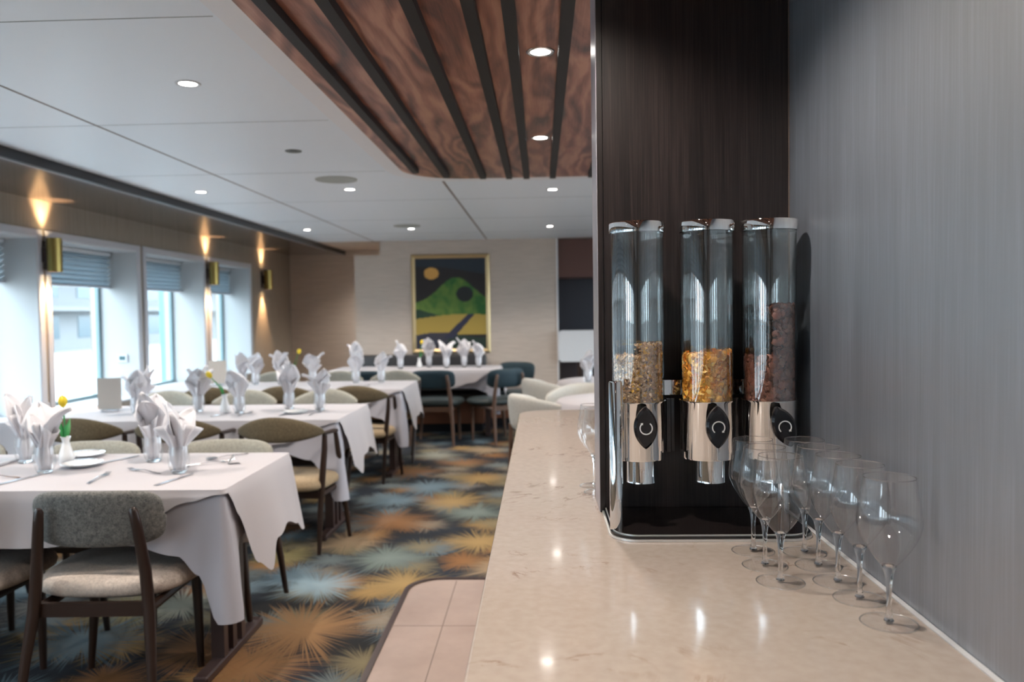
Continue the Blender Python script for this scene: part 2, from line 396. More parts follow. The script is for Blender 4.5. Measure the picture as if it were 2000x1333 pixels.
# walnut ceiling field with white border
bm=NB(); prism(bm,rrect(-.90,XP,Y0,5.165,.42,14,(0,0,0,1)),2.212,ZC-.0005); struct('ceiling_border',bm,M['ceil_edge'],smooth=True,angle=30)
bm=NB(); prism(bm,rrect(-.812,XP,Y0,5.045,.36,14,(0,0,0,1)),2.2095,2.2125); struct('ceiling_walnut',bm,M['walnut'])
for x,ye in ((-.716,4.66),(-.556,4.84),(-.340,4.90),(-.182,4.92),(-.076,4.93),(.084,4.93),(.317,4.92)):
    bm=NB(); box(bm,x-.018,x+.018,Y0,ye,2.180,2.2095); o=build('ceiling_slat',bm,M['slat']); 
    pos={-.716:'leftmost dark wooden slat at the curved edge of the walnut ceiling',-.556:'dark ceiling slat, second from the curved left edge of the walnut ceiling',-.340:'dark ceiling slat, third from the left, beside the widest walnut board',
         -.182:'dark ceiling slat, fourth from the left edge of the walnut ceiling',-.076:'dark ceiling slat just left of the two walnut ceiling downlights',.084:'dark ceiling slat just right of the two walnut ceiling downlights',.317:'dark ceiling slat mostly hidden by the tall dark column'}[x]
    tag(o,pos,'ceiling slat','dark slats on the walnut ceiling')
# end walls
bm=NB(); box(bm,-2.24,.205,YB,YB+.12,0,2.07); box(bm,-1.93,.205,YB,YB+.12,2.07,ZC); struct('wall_back',bm,M['wall'])
bm=NB(); box(bm,.195,.212,YB-.012,YB+.002,0,ZC); struct('trim_8',bm,M['ceil_edge'])
bm=NB(); box(bm,XW,XR,YA,YA+.1,0,ZC); struct('wall_alcove',bm,M['wall'])
bm=NB(); box(bm,XW,XR,Y0-.1,Y0,0,ZC); struct('wall_front',bm,M['wall'])
for k,(x,y) in enumerate(((-1.25,-2.3),(-.35,-3.6),(-2.3,-3.9),(-.9,-6.0))):
    bm=NB(); box(bm,x-.09,x+.09,y-.09,y+.09,.0,ZC-.02); struct('added_pillar_%d'%(k+1),bm,M['wenge'])  # unseen, added so dark stripes show in the chrome reflections
# right side: dark panelled wall beside the counter, pantry behind it, outer wall
bm=NB(); box(bm,XP,XP+.08,Y0,1.92,0,ZC); struct('wall_right',bm,M['wenge_wall'])
bm=NB(); box(bm,XP+.08,XR,1.84,1.92,0,ZC); struct('wall_pantry',bm,M['wall'])
bm=NB(); box(bm,XR,XR+.1,Y0,YA,0,.7); box(bm,XR,XR+.1,Y0,YA,1.95,ZC)
for k in range(5): box(bm,XR,XR+.1,1.92+k*1.9-.4,1.92+k*1.9+.4,.7,1.95)
box(bm,XR,XR+.1,Y0,1.6,.7,1.95); box(bm,XR,XR+.1,9.9,YA,.7,1.95)
struct('wall_outer_right',bm,M['wall'])
# column panel between the dispensers and the room
col=empty('wall_column',(0,0,0)); col['kind']='structure'
bm=NB(); box(bm,.141,XP,1.772,1.92,.92,ZC); build('column_panel',bm,M['wenge'],col)
bm=NB(); box(bm,.1275,.1395,1.770,1.92,.92,ZC); build('column_post',bm,M['wenge'],col)
bm=NB(); box(bm,.1262,.1275,1.772,1.92,.92,ZC); build('column_edge_strip',bm,M['alu'],col)
bm=NB(); box(bm,.1395,.141,1.776,1.92,.92,ZC); build('column_groove',bm,M['dark_edge'],col)
bm=NB(); box(bm,XP-.0025,XP-.0005,1.7695,1.7715,.93,ZC); build('column_corner_bead',bm,M['seam'],col)

# exterior
bm=NB(); box(bm,-140,140,-120,240,-1.15,-1.0); tag(struct('ground_quay',bm,M['quay']),'pale quay outside the windows','ground')
bd=empty('waterfront_building',(-34,0,-1)); tag(bd,'pale waterfront building with blue glazing seen through the nearest full window','building')
bm=NB(); box(bm,-8,0,-20,150,0,9); build('facade_wall',bm,M['facade'],bd)
for k in range(3):
    for j in range(13,31):
        bm=NB(); box(bm,-.05,.04,-18+j*5+.5,-18+j*5+(3.2 if j%3 else 4.4),.9+k*2.9,2.5+k*2.9); build('window_pane',bm,M['facade_glass'],bd)
    bm=NB(); box(bm,0,1.3,-20,150,2.85+k*2.9,3.15+k*2.9); build('balcony',bm,M['facade'],bd)
for y,l in ((8.62,'blue grey deck post outside the middle window'),(10.2,'blue grey deck post outside the farthest window')):
    bm=NB(); box(bm,-4.16,-4.06,y-.04,y+.04,-1.0,2.6); tag(build('deck_post',bm,M['post']),l,'post','deck posts outside the windows')

# ------------------------------------------------------------------ ceiling fittings
def spot(name,loc,energy,color,angle,blend,size,up=False,parent=None):
    l=bpy.data.lights.new(name,'SPOT'); l.energy=energy; l.color=color; l.spot_size=R(angle); l.spot_blend=blend; l.shadow_soft_size=size
    o=bpy.data.objects.new(name,l); link(o,parent); o.location=loc
    if up: o.rotation_euler=(PI,0,0)
    return o
DL_E=37; 
def downlight(x,y,z,label,group,e=1.0,col=(1,.90,.80)):
    t=empty('downlight',(x,y,z)); tag(t,label,'ceiling light',group)
    bm=NB(); lathe(bm,[(.032,.0),(.033,-.003),(.044,-.0035),(.047,-.001),(.047,0)],32); build('trim_ring',bm,M['chrome'] if 'walnut' in group else M['white_paint'],t,smooth=True)
    bm=NB(); lathe(bm,[(0,-.0012),(.0325,-.0012)],32); build('lamp_lens',bm,M['lens'],t)
    spot('lamp',(0,0,-.012),DL_E*e,col,130,.6,.03,parent=t)
names={(.01,2.62):'nearer of the two round lights in the walnut ceiling',(.01,3.902):'farther of the two round lights in the walnut ceiling',
 (-1.307,2.975):'round ceiling light nearest the picture\'s upper left, alone on white panel',(-2.37,5.555):'round white ceiling light beside the window soffit, nearer of two',
 (-1.322,5.573):'round white ceiling light just behind the nearer flush speaker',(.096,5.758):'round ceiling light in front of the walnut field, beside the column, nearer',
 (-2.386,8.161):'round white ceiling light at the far end of the window soffit',(-1.326,8.245):'round white ceiling light beside the farther flush speaker',(.106,8.242):'farthest round ceiling light beside the tall dark column'}
for (x,y),l in names.items():
    wd=x==.01; downlight(x,y,2.2095 if wd else ZC,l,'downlights in the walnut ceiling' if wd else 'downlights in the white ceiling')
for x,y in ((.01,1.385),(.01,.05),(.01,-1.3)): downlight(x,y,2.2095,'round walnut ceiling light above or behind the camera','downlights in the walnut ceiling',.8)
for x,y in ((-1.31,.4),(-2.37,.4),(-2.37,2.975),(-1.31,-2.2),(-2.37,-2.2),(-1.31,-4.8),(-2.37,-4.8),(-1.31,-7.4),(1.0,-7.4),(-2.37,-10),(1.0,-10)): downlight(x,y,ZC,'round white ceiling light outside the picture','downlights in the white ceiling')
for x,y in ((-1.4,10.3),(-1.82,10.5),(1.8,3.2),(1.8,5.6),(1.8,8.2)): downlight(x,y,ZC,'unseen round ceiling light, behind the column or added for the alcove','downlights in the white ceiling')  # first two added out of sight to brighten the alcove
for x,y,l in ((-1.309,5.15,'large round flush ceiling speaker, nearer one'),(-1.32,7.95,'large round flush ceiling speaker, farther one')):
    bm=NB(); lathe(bm,[(0,-.004),(.118,-.004),(.124,-.006),(.132,-.006),(.134,0)],40); tag(build('ceiling_speaker',bm,M['speaker'],None,smooth=True,angle=40,loc=(x,y,ZC)),l,'speaker','flush ceiling speakers')
bm=NB(); lathe(bm,[(0,-.006),(.018,-.006),(.02,-.001),(.036,-.001),(.042,-.004),(.044,0)],28); tag(build('sprinkler_head',bm,M['vent'],None,smooth=True,angle=40,loc=(-1.302,4.236,ZC)),'small dark round sprinkler cap on the white ceiling','sprinkler')

# ------------------------------------------------------------------ wall sconces
def sconce(y,label):
    t=empty('wall_sconce',(XW,y,1.81)); tag(t,label,'wall light','brass wall sconces between the windows')
    bm=NB(); lathe(bm,[(.047,-.117),(.049,-.117),(.049,.117),(.047,.117)],40,cx=.085); build('sconce_shade',bm,M['brass'],t,smooth=True,angle=40)
    bm=NB(); lathe(bm,[(.047,-.116),(.047,.116)],40,cx=.085); build('shade_lining',bm,M['bronze'],t,smooth=True)
    bm=NB(); box(bm,.0125,.045,-.03,.03,-.05,.05); box(bm,0,.0125,-.022,.022,-.1,.1); build('wall_plate',bm,M['bronze'],t)
    for s in (1,-1):
        bm=NB(); lathe(bm,[(0,s*.075),(.045,s*.075)],28,cx=.085); build('sconce_lens',bm,M['sconcelens'],t)
        spot('sconce_lamp',(.07,0,s*.1),42,(1,.60,.30),64,.75,.02,up=(s>0),parent=t)
sconce(5.485-.01,'nearest brass cylinder wall sconce, between the first two windows'); sconce(8.165+.035,'middle brass cylinder wall sconce, between the second and third windows'); sconce(9.86,'farthest brass cylinder wall sconce, on the plain wall past the windows')
for yy in (2.745,.015,-2.715,-5.445,-8.175): sconce(yy,'brass cylinder wall sconce outside the picture')
# control panel in the window reveal
t=empty('control_panel',(-3.61,6.763,1.015)); tag(t,'small white wall controller with dark screen in the window reveal','thermostat')
bm=NB(); box(bm,-.045,.045,-.012,0,-.035,.035); bev(bm,.004,1); build('housing',bm,M['white_trim'],t)
bm=NB(); box(bm,-.026,.026,-.0135,-.012,-.016,.018); build('screen',bm,M['outlet'],t)

# ------------------------------------------------------------------ picture
def art(u,v):
    # u,v in 0..1 (v up): plain generic hills, moon and path
    n=mnoise.noise((u*6,v*6,0))*.5+mnoise.noise((u*17,v*17,3))*.3
    c=(.012,.022,.035) if v>.86+.05*math.sin(u*3+1) else (.012,.009,.010)
    if ((u-.23)/.105)**2+((v-.835)/.065)**2<1: c=(.62,.33,.08)
    hill=.5+.29*math.exp(-((u-.58)/.36)**2*1.1)+.0
    if v<hill and v>.30:
        k=min(1,max(0,.45+n*1.1+(u-.35)*-.5)); c=tuple(a+(b-a)*k for a,b in zip((.015,.11,.018),(.17,.26,.04)))
        if ((u-.70)/.12)**2+((v-.605)/.085)**2<1: c=(.008,.012,.014)
    if v<.44-.25*max(0,u-.05) and v>.33: c=(.012,.045,.022)
    fy=.345+.04*math.sin((u-.1)*2.6)
    if v<fy and v>.155: c=(.42,.29,.055)
    if v<=.155+.03*math.sin(u*5) : c=(.03,.03,.045) if u<.45 else (.012,.03,.02)
    px=.46+.30*max(0,(v-.12)/.24)**1.0; w=.075-.10*max(0,v-.12)
    if v<fy and v>.12 and abs(u-px)<w: c=(.02,.022,.05)
    return c
t=empty('framed_painting',(-1.08,YB-.03,1.475)); tag(t,'tall gold-framed painting of green hills, moon and yellow field','painting')
W,H=.475,.595; bm=NB()
pr=[(W,H,0),(W,H,-.012),(W-.02,H-.02,-.03),(W-.05,H-.05,-.018),(W-.05,H-.05,0)]
rings=[[bm.verts.new((sx*w,d+.03,sz*h)) for sx,sz in ((-1,-1),(1,-1),(1,1),(-1,1))] for w,h,d in pr]
for a,b in zip(rings,rings[1:]):
    for i in range(4): bm.faces.new((a[i],a[(i+1)%4],b[(i+1)%4],b[i]))
build('frame',bm,mat('pale_gold_frame',(.50,.37,.20),.38,.9),t)
NU,NV=96,124; bm=NB(); gv=[[bm.verts.new((-(W-.05)+2*(W-.05)*i/NU,.02,-(H-.05)+2*(H-.05)*j/NV)) for i in range(NU+1)] for j in range(NV+1)]
for j in range(NV):
    for i in range(NU): bm.faces.new((gv[j][i],gv[j][i+1],gv[j+1][i+1],gv[j+1][i]))
m=mat('painted_canvas',(.1,.1,.1),.55); g=G(m); at=g.n('VertexColor'); at.layer_name='Col'; g.col(at.outputs[0])
o=build('canvas',bm,m,t); ca=o.data.color_attributes.new('Col','FLOAT_COLOR','POINT')
for j in range(NV+1):
    for i in range(NU+1): ca.data[j*(NU+1)+i].color=(*art(i/NU,j/NV),1)

# ------------------------------------------------------------------ bench, far right fittings
t=empty('banquette_bench',(-1.1,9.32,0)); tag(t,'long dark banquette on wooden base along the far wall','bench')
bm=NB(); box(bm,-1.1,.44,-.27,.27,.10,.36); build('base_panel',bm,M['benchbase'],t)
bm=NB(); box(bm,-1.08,.42,-.22,.25,0,.10); build('plinth',bm,M['dark_edge'],t)
bm=NB(); box(bm,-1.1,.44,-.29,.27,.36,.47); bev(bm,.025,3); build('seat',bm,M['benchleather'],t,smooth=True)
bm=NB(); box(bm,-1.1,.44,.15,.265,.47,.87); bev(bm,.025,3); build('backrest',bm,M['benchleather'],t,smooth=True)
bm=NB(); box(bm,-.66,.20,9.49,9.598,.10,.36); box(bm,-.66,.20,9.50,9.598,0,.10,1); struct('baseboard_back',bm,[M['benchbase'],M['dark_edge']])
t=empty('wall_cabinet',(.95,10.1,0)); tag(t,'dark brown and navy service cabinet beyond the right end of the far wall','cabinet')
bm=NB(); box(bm,-.74,.9,-.45,.3,1.77,2.235); build('upper_door',bm,M['brownpanel'],t)
bm=NB(); box(bm,-.74,.9,.0,.3,0,1.77); build('back_panel',bm,M['navy'],t)
bm=NB(); box(bm,-.72,.9,-.40,.0,0,.75); build('base_unit',bm,M['reddark'],t)
bm=NB(); pts=rrect(.207,1.6,.762,1.135,.045,6,(1,0,0,1)); 
a=[bm.verts.new((x,9.50,z)) for x,z in pts]; b=[bm.verts.new((x,9.56,z)) for x,z in pts]; n=len(pts)
bm.faces.new(a); bm.faces.new(b[::-1])
for i in range(n): bm.faces.new((a[i],b[i],b[(i+1)%n],a[(i+1)%n]))
tag(build('privacy_screen',bm,M['white_paint']),'white rounded low screen panel in front of the dark service cabinet','screen')
for x in(.45,1.3):
    bm=NB(); box(bm,x-.02,x+.02,9.51,9.55,0,.765); tag(build('screen_post',bm,M['legwood']),'dark post carrying the white low screen','post','posts under the white screen')

# ------------------------------------------------------------------ counter
t=empty('buffet_counter',(0,0,0)); tag(t,'long cream quartz worktop with rounded far corner, foreground','counter')
bm=NB(); prism(bm,rrect(-.10,XP-.001,-1.6,3.62,.13,10,(0,0,0,1)),.885,.92)
build('worktop',bm,M['quartz'],t)
mod=bpy.data.objects['worktop'].modifiers.new('b','BEVEL'); mod.width=.0035; mod.segments=2; mod.limit_method='ANGLE'
bm=NB(); box(bm,XP-.0095,XP-.001,-1.6,1.769,.9205,.9225); build('edge_seal',bm,M['white_paint'],t)
for k in range(8):
    y0=-1.58+k*.64; c=empty('base_cabinet',(.24,y0+.32,0)); tag(c,['dark base cabinet under the quartz counter'][0],'cabinet','base cabinets under the counter')
    bm=NB(); box(bm,-.27,.295,-.318,.318,.08,.884); build('body',bm,M['wenge'],c)
    bm=NB(); box(bm,-.22,.295,-.318,.318,.004,.08); build('plinth',bm,M['dark_edge'],c)
    d=None; bm=NB(); box(bm,-.29,-.271,-.312,.312,.09,.875); bev(bm,.002,1); d=build('door',bm,M['wenge'],c)
    bm=NB(); box(bm,-.302,-.2905,.24,.25,.5,.7); build('handle',bm,M['steel'],d)

# ------------------------------------------------------------------ cereal dispenser
# tray
D=empty('cereal_dispenser',(0,0,.92)); tag(D,'triple chrome cereal dispenser with clear tubes and black knobs','food dispenser')
bm=NB(); prism(bm,rrect(.131,.531,1.537,1.767,.055,10,(1,1,0,0)),.0005,.0045); build('tray_rim',bm,M['satin'],D,smooth=True,angle=30)
bm=NB(); prism(bm,rrect(.134,.528,1.541,1.765,.052,10,(1,1,0,0)),.004,.0095); build('tray_base',bm,M['black'],D,smooth=True,angle=30)
bm=NB(); prism(bm,rrect(.138,.524,1.545,1.763,.05,10,(1,1,0,0)),.0095,.0118); build('tray_lip',bm,M['satin'],D,smooth=True,angle=30)
bm=NB(); prism(bm,rrect(.140,.522,1.5475,1.762,.048,10,(1,1,0,0)),.0115,.0122)
m=mat('gloss_black_tray',(.012,.009,.009),.08,spec=.7); g=G(m); n=g.noise(g.pos(),900,1,.5); g.col(g.mix(g.math('MULTIPLY',g.math('SUBTRACT',n,.72),12,clamp=True),(.012,.009,.009),(.35,.3,.27))); M['tray']=m
build('tray_top',bm,M['tray'],D)
for x,py in ((.1475,1.60),(.515,1.725)):
    bm=NB(); lathe(bm,[(.0135,0.004),(.0135,.305),(.012,.308),(0,.308)],32,cx=x,cy=py,close0=False); build('frame_post',bm,M['chrome'],D,smooth=True,angle=50)
bm=NB(); box(bm,.150,.515,1.722,1.734,.266,.298); build('back_bar',bm,M['chrome'],D)
for x0,x1 in ((.1475,.16),):
    bm=NB(); box(bm,x0-.002,x1+.002,1.60,1.73,.262,.296); build('side_bracket',bm,M['chrome'],D)
TX=[.2,.3415,.4690]; zt=.255; ztop=.61  # tube from collar top to lid
def halffill(cx,hl,hr,rr=.0485):
    """column heights for left and right half chamber"""
    bm=NB()
    for s,h in ((-1,hl),(1,hr)):
        a0=-PI/2 if s>0 else PI/2
        lathe(bm,[(0,zt+.001),(rr-.006,zt+.001),(rr-.006,h-.008),(0,h-.004)],16,cx=cx+s*.001,cy=1.66,a0=a0,a1=a0+PI)
    return bm
def flakes(cx,hl,hr,n,kind,rr=.0485,seed=1):
    rnd=random.Random(seed); bm=NB(); lay=bm.verts.layers.float_color.new('Col')
    for k in range(n):
        s=rnd.choice((-1,1)); h=hl if s<0 else hr
        zmax=h; z=zt+.003+rnd.random()**.9*(zmax-zt)
        ang=rnd.uniform(-PI/2,PI/2) if s>0 else rnd.uniform(PI/2,3*PI/2)
        if rnd.random()<.16: z=h-rnd.random()*.006; r=rr*math.sqrt(rnd.random())
        else: r=rr-rnd.random()*.006
        if rnd.random()<.5 and ang>0 and ang<PI: ang=-ang if s>0 else 2*PI-ang
        c=Vector((cx+r*math.cos(ang),1.66+r*math.sin(ang),z))
        if kind=='oat':
            a=rnd.uniform(.0032,.0054); b=a*rnd.uniform(.5,.75); cup=.35; colr=rnd.choice([(.62,.42,.24),(.70,.52,.33),(.50,.30,.15),(.76,.60,.42),(.40,.22,.10),(.60,.42,.28),(.12,.06,.04) if rnd.random()<.5 else (.6,.4,.2),(.72,.42,.07),(.55,.38,.22),(.68,.5,.3)]); m_=8
        elif kind=='corn':
            a=rnd.uniform(.007,.0115); b=a*rnd.uniform(.6,.95); cup=rnd.uniform(-.5,.5); colr=rnd.choice([(.80,.42,.06),(.85,.50,.10),(.72,.34,.04),(.88,.58,.18),(.62,.27,.03)]); m_=9
        else:
            a=rnd.uniform(.0075,.0105); b=a*rnd.uniform(.75,.95); cup=rnd.uniform(.5,1.1)*rnd.choice((-1,1)); colr=rnd.choice([(.15,.05,.03),(.20,.07,.045),(.11,.036,.023),(.27,.11,.07),(.17,.055,.035)]); m_=9
        nrm=Vector((math.cos(ang),math.sin(ang),0))*1.3+Vector((rnd.gauss(0,1),rnd.gauss(0,1),rnd.gauss(0,1)))*.75
        nrm.normalize(); q=nrm.to_track_quat('Z','Y').to_matrix()@Matrix.Rotation(rnd.uniform(0,2*PI),3,'Z')
        def P(x,y,zz): 
            w=c+q@Vector((x,y,zz)); rad=math.hypot(w.x-cx,w.y-1.66)
            if rad>.0505: w.x=cx+(w.x-cx)*.0505/rad; w.y=1.66+(w.y-1.66)*.0505/rad
            if abs(w.x-cx)<.0015: w.x=cx+.0015*s
            if w.z<zt+.001: w.z=zt+.001
            return w
        ctr=bm.verts.new(P(0,0,cup*a*.5)); ring=[]
        mid=[]
        for i in range(m_):
            t_=2*PI*i/m_; j=1+rnd.uniform(-.2,.2)*(1.6 if kind=='corn' else .6)
            mid.append(bm.verts.new(P(a*.55*math.cos(t_),b*.55*math.sin(t_),cup*a*.32)))
            ring.append(bm.verts.new(P(a*j*math.cos(t_),b*j*math.sin(t_),(rnd.uniform(-.25,.25)*a if kind=='corn' else 0))))
        sh=rnd.uniform(1.25,1.65)
        for v in [ctr]+mid+ring: v[lay]=(*[x*sh for x in colr],1)
        for i in range(m_):
            j=(i+1)%m_; bm.faces.new((ctr,mid[i],mid[j])); bm.faces.new((mid[i],ring[i],ring[j],mid[j]))
    return bm
def cereal(name,cx,hl,hr,n,kind,core,label,seed):
    m=mat(name+'_flake',(.5,.4,.3),.55); g=G(m); at=g.n('VertexColor'); at.layer_name='Col'; nn=g.noise(g.pos(),500,2)
    g.col(g.mix(.5,at.outputs[0],g.mix(1,at.outputs[0],g.ramp(nn,[(.3,(.55,.5,.45)),(.7,(1.3,1.3,1.3))]),'MULTIPLY'),'MIX'))
    t=empty(name,(0,0,.92)); tag(t,label,'cereal','cereals in the dispenser tubes')
    bm=flakes(cx,hl,hr,n,kind,seed=seed)
    o=build('flakes',bm,m,t,smooth=True); o['kind']='stuff'
    o=build('cereal_core',halffill(cx,hl,hr),mat(name+'_core',core,.9),t); o['kind']='stuff'
cereal('muesli',TX[0],.353,.378,4600,'oat',(.30,.18,.09),'oat muesli with seeds in the left dispenser tube',3)
cereal('cornflakes',TX[1],.352,.357,900,'corn',(.40,.18,.03),'golden cornflakes in the middle dispenser tube',4)
cereal('chocolate_flakes',TX[2],.345,.452,1500,'choc',(.05,.018,.012),'dark brown chocolate cereal in the right dispenser tube',5)
def knob_mesh(ang):
    bm=NB(); n=26; hh,ww=.0415,.0215; fr=[];bk=[];md=[]
    pts=[]
    for i in range(n):
        t_=-1+2*i/(n-1); pts.append((ww*(1-abs(t_)**2.1)**.9+.0015,hh*t_))
    outl=[(x,z) for x,z in pts]+[(-x,z) for x,z in pts[::-1]]
    ca,sa=math.cos(ang),math.sin(ang)
    def T(x,y,z): return (x*ca-z*sa,y,x*sa+z*ca)
    a=[bm.verts.new(T(x,0,z)) for x,z in outl]; b=[bm.verts.new(T(x,-.010,z)) for x,z in outl]; c=[bm.verts.new(T(x*.82,-.0145,z*.88)) for x,z in outl]
    ctr=None; N=len(outl)
    for i in range(N):
        j=(i+1)%N; bm.faces.new((a[i],a[j],b[j],b[i])); bm.faces.new((b[i],b[j],c[j],c[i]))
    bm.faces.new(c); bm.faces.new(a[::-1]); return bm
def arrow_mesh(a0,a1,ang):
    bm=NB(); n=26; r0,r1=.0108,.0130
    def T(r,t): return (r*math.cos(t+ang),-.0152,r*math.sin(t+ang))
    pv=None
    for i in range(n+1):
        t=a0+(a1-a0)*i/n; q=(bm.verts.new(T(r0,t)),bm.verts.new(T(r1,t)))
        if pv: bm.faces.new((pv[0],pv[1],q[1],q[0]))
        pv=q
    t=a1; dt=.32*(1 if a1>a0 else -1)
    v=[bm.verts.new(T(.0088,t)),bm.verts.new(T(.0150,t)),bm.verts.new(T(.0119,t+dt))]; bm.faces.new(v)
    ext=bmesh.ops.extrude_face_region(bm,geom=bm.faces[:])
    for e in ext['geom']:
        if isinstance(e,bmesh.types.BMVert): e.co.y+=.0006
    return bm
spec=[(0,R(52),R(-222)),(0,R(232),R(-38)),(R(20),R(222),R(-38))]
for i,cx in enumerate(TX):
    H=build('hopper_tube',(lambda b:(lathe(b,[(.0535,zt-.004),(.0535,ztop)],64,cx=cx,cy=1.66),b)[1])(NB()),M['tube'],D,smooth=True)
    bm=NB(); v=[bm.verts.new(p) for p in ((cx,1.6075,zt),(cx,1.7125,zt),(cx,1.7125,ztop-.01),(cx,1.6075,ztop-.01))]; bm.faces.new(v)
    build('tube_divider',bm,M['tube'],D)
    bm=NB(); lathe(bm,[(.0545,ztop-.003),(.0575,ztop-.003),(.0578,ztop),(.0578,ztop+.0155),(.0565,ztop+.018),(.05,ztop+.019),(0,ztop+.019)],64,cx=cx,cy=1.66); lid=build('lid',bm,M['chrome'],D,smooth=True,angle=40)
    bm=NB(); lathe(bm,[(0,ztop-.004),(.0525,ztop-.004),(.0525,ztop-.001)],48,cx=cx,cy=1.66); build('lid_seal',bm,M['black'] if i else M['steel'],lid,smooth=True,angle=40)
    bm=NB(); lathe(bm,[(.053,.145),(.0545,.143),(.0552,.146),(.0552,.258),(.0565,.260),(.0565,.2625),(.054,.2630),(.052,.2605)],64,cx=cx,cy=1.66); build('chrome_collar',bm,M['chrome'],D,smooth=True,angle=45)
    bm=NB(); lathe(bm,[(0,zt-.002),(.0538,zt-.002)],48,cx=cx,cy=1.66); lathe(bm,[(0,.147),(.053,.147)],48,cx=cx,cy=1.66); build('collar_floor',bm,M['steel'],D)
    bm=NB(); lathe(bm,[(.030,.147),(.030,.1),(.0305,.096),(.029,.095),(.0275,.097),(.0275,.147)],48,cx=cx+.003,cy=1.645); build('spout',bm,M['chrome'],D,smooth=True,angle=45)
    bm=NB(); lathe(bm,[(0,0),(.009,0)],24); bm.free()
    kb=empty('knob',(cx+.0045 if i<2 else cx+.006,1.588,.216)); kb.parent=D
    kk,a0,a1=spec[i]
    ax=NB(); sweep(ax,[(0,.018,0),(0,-.002,0)],.008,16); build('knob_shaft',ax,M['chrome'],kb)
    build('knob_grip',knob_mesh(kk),M['black'],kb,smooth=True,angle=25)
    build('turn_arrow',arrow_mesh(a0,a1,kk*.3),M['white_print'],kb)
    if i<2: bm=NB(); xm=(cx+TX[i+1])/2; box(bm,xm-.009,xm-.001,1.68,1.71,.15,.262); box(bm,xm+.002,xm+.008,1.69,1.715,.15,.262); build('mounting_block',bm,M['black'],D)

# ------------------------------------------------------------------ wine glasses
def wine_glass():
    t=empty('wine_glass',(0,0,.92))
    bm=NB(); prof=[(.0045,.079),(.010,.083),(.018,.092),(.027,.105),(.035,.118),(.0405,.130),(.0432,.141),(.0435,.150),(.042,.164),(.0395,.178),(.037,.192),(.0352,.205),(.0346,.2085)]
    lathe(bm,prof,56); o=build('bowl',bm,M['bowl'],t,smooth=True)
    bm=NB(); lathe(bm,[(.0344,.2085),(.0350,.2090),(.0348,.2098),(.0342,.2094),(.0344,.2085)],56); build('rim',bm,M['crystal'],o,smooth=True)
    bm=NB(); lathe(bm,[(.0,.0045),(.007,.0045),(.0052,.009),(.0040,.016),(.0036,.028),(.0036,.045),(.0042,.058),(.0056,.070),(.0078,.078),(.0105,.0832),(.0085,.0835),(.004,.0815),(0,.081)],32); build('stem',bm,M['crystal'],t,smooth=True)
    bm=NB(); lathe(bm,[(0,.0004),(.037,.0004),(.0385,.0008),(.0387,.0016),(.037,.0021),(.02,.0034),(.011,.0044),(.0,.0046)],56); ft=build('foot',bm,M['footglass'],t,smooth=True)
    bm=NB(); lathe(bm,[(.0372,.0005),(.0388,.0005),(.0392,.0013),(.0386,.0021),(.0374,.0021),(.0372,.0005)],56); build('foot_rim',bm,M['rimglass'],ft,smooth=True)
    return t
gl=[(.387,1.476,'wine glass at the back left of the cluster, nearest the middle knob'),(.385,1.392,'empty wine glass in the left row, middle one of three'),(.387,1.308,'empty wine glass at the front of the short left row'),
 (.477,1.465,'rearmost wine glass of the row along the wall, beside the tray corner'),(.476,1.389,'wine glass in the wall row, second from the dispenser'),(.479,1.306,'wine glass in the wall row, middle of the five'),
 (.484,1.23,'wine glass in the wall row, just behind the frontmost glass'),(.488,1.136,'frontmost wine glass on the counter, nearest the viewer')]
g0=wine_glass()
for i,(x,y,l) in enumerate(gl+[(.133,2.035,'wine glass peeking out behind the column, farther one'),(.140,1.965,'wine glass peeking out behind the column, nearer one')]):
    o=g0 if i==0 else copy_tree(g0); o.location=(x,y,.92); o.rotation_euler=(0,0,i*.7); tag(o,l,'wine glass','wine glasses on the counter')

# ------------------------------------------------------------------ chairs
def cushion(w,d,z0,z1,ry=.0,n=40,expo=3.2,front=1.06):
    """rounded seat pad"""
    bm=NB(); prof=[(0,z0),(.90,z0),(.985,z0+(z1-z0)*.18),(1.0,z0+(z1-z0)*.42),(.975,z0+(z1-z0)*.68),(.90,z0+(z1-z0)*.86),(.72,z0+(z1-z0)*.96),(.4,z1),(0,z1+.003)]
    rings=[]
    for k,z in prof:
        if k==0: v=bm.verts.new((0,0,z)); rings.append([v]*n); continue
        ring=[]
        for i in range(n):
            a=2*PI*i/n; c,s=math.cos(a),math.sin(a)
            x=w/2*abs(c)**(2/expo)*(1 if c>=0 else -1); y=d/2*abs(s)**(2/expo)*(1 if s>=0 else -1)
            x*=1+(front-1)*(y/(d/2))
            ring.append(bm.verts.new((x*k,y*k,z)))
        rings.append(ring)
    for a,b in zip(rings,rings[1:]):
        for i in range(n):
            u=[]
            for v in (a[i],a[(i+1)%n],b[(i+1)%n],b[i]):
                if v not in u: u.append(v)
            bm.faces.new(u)
    return bm
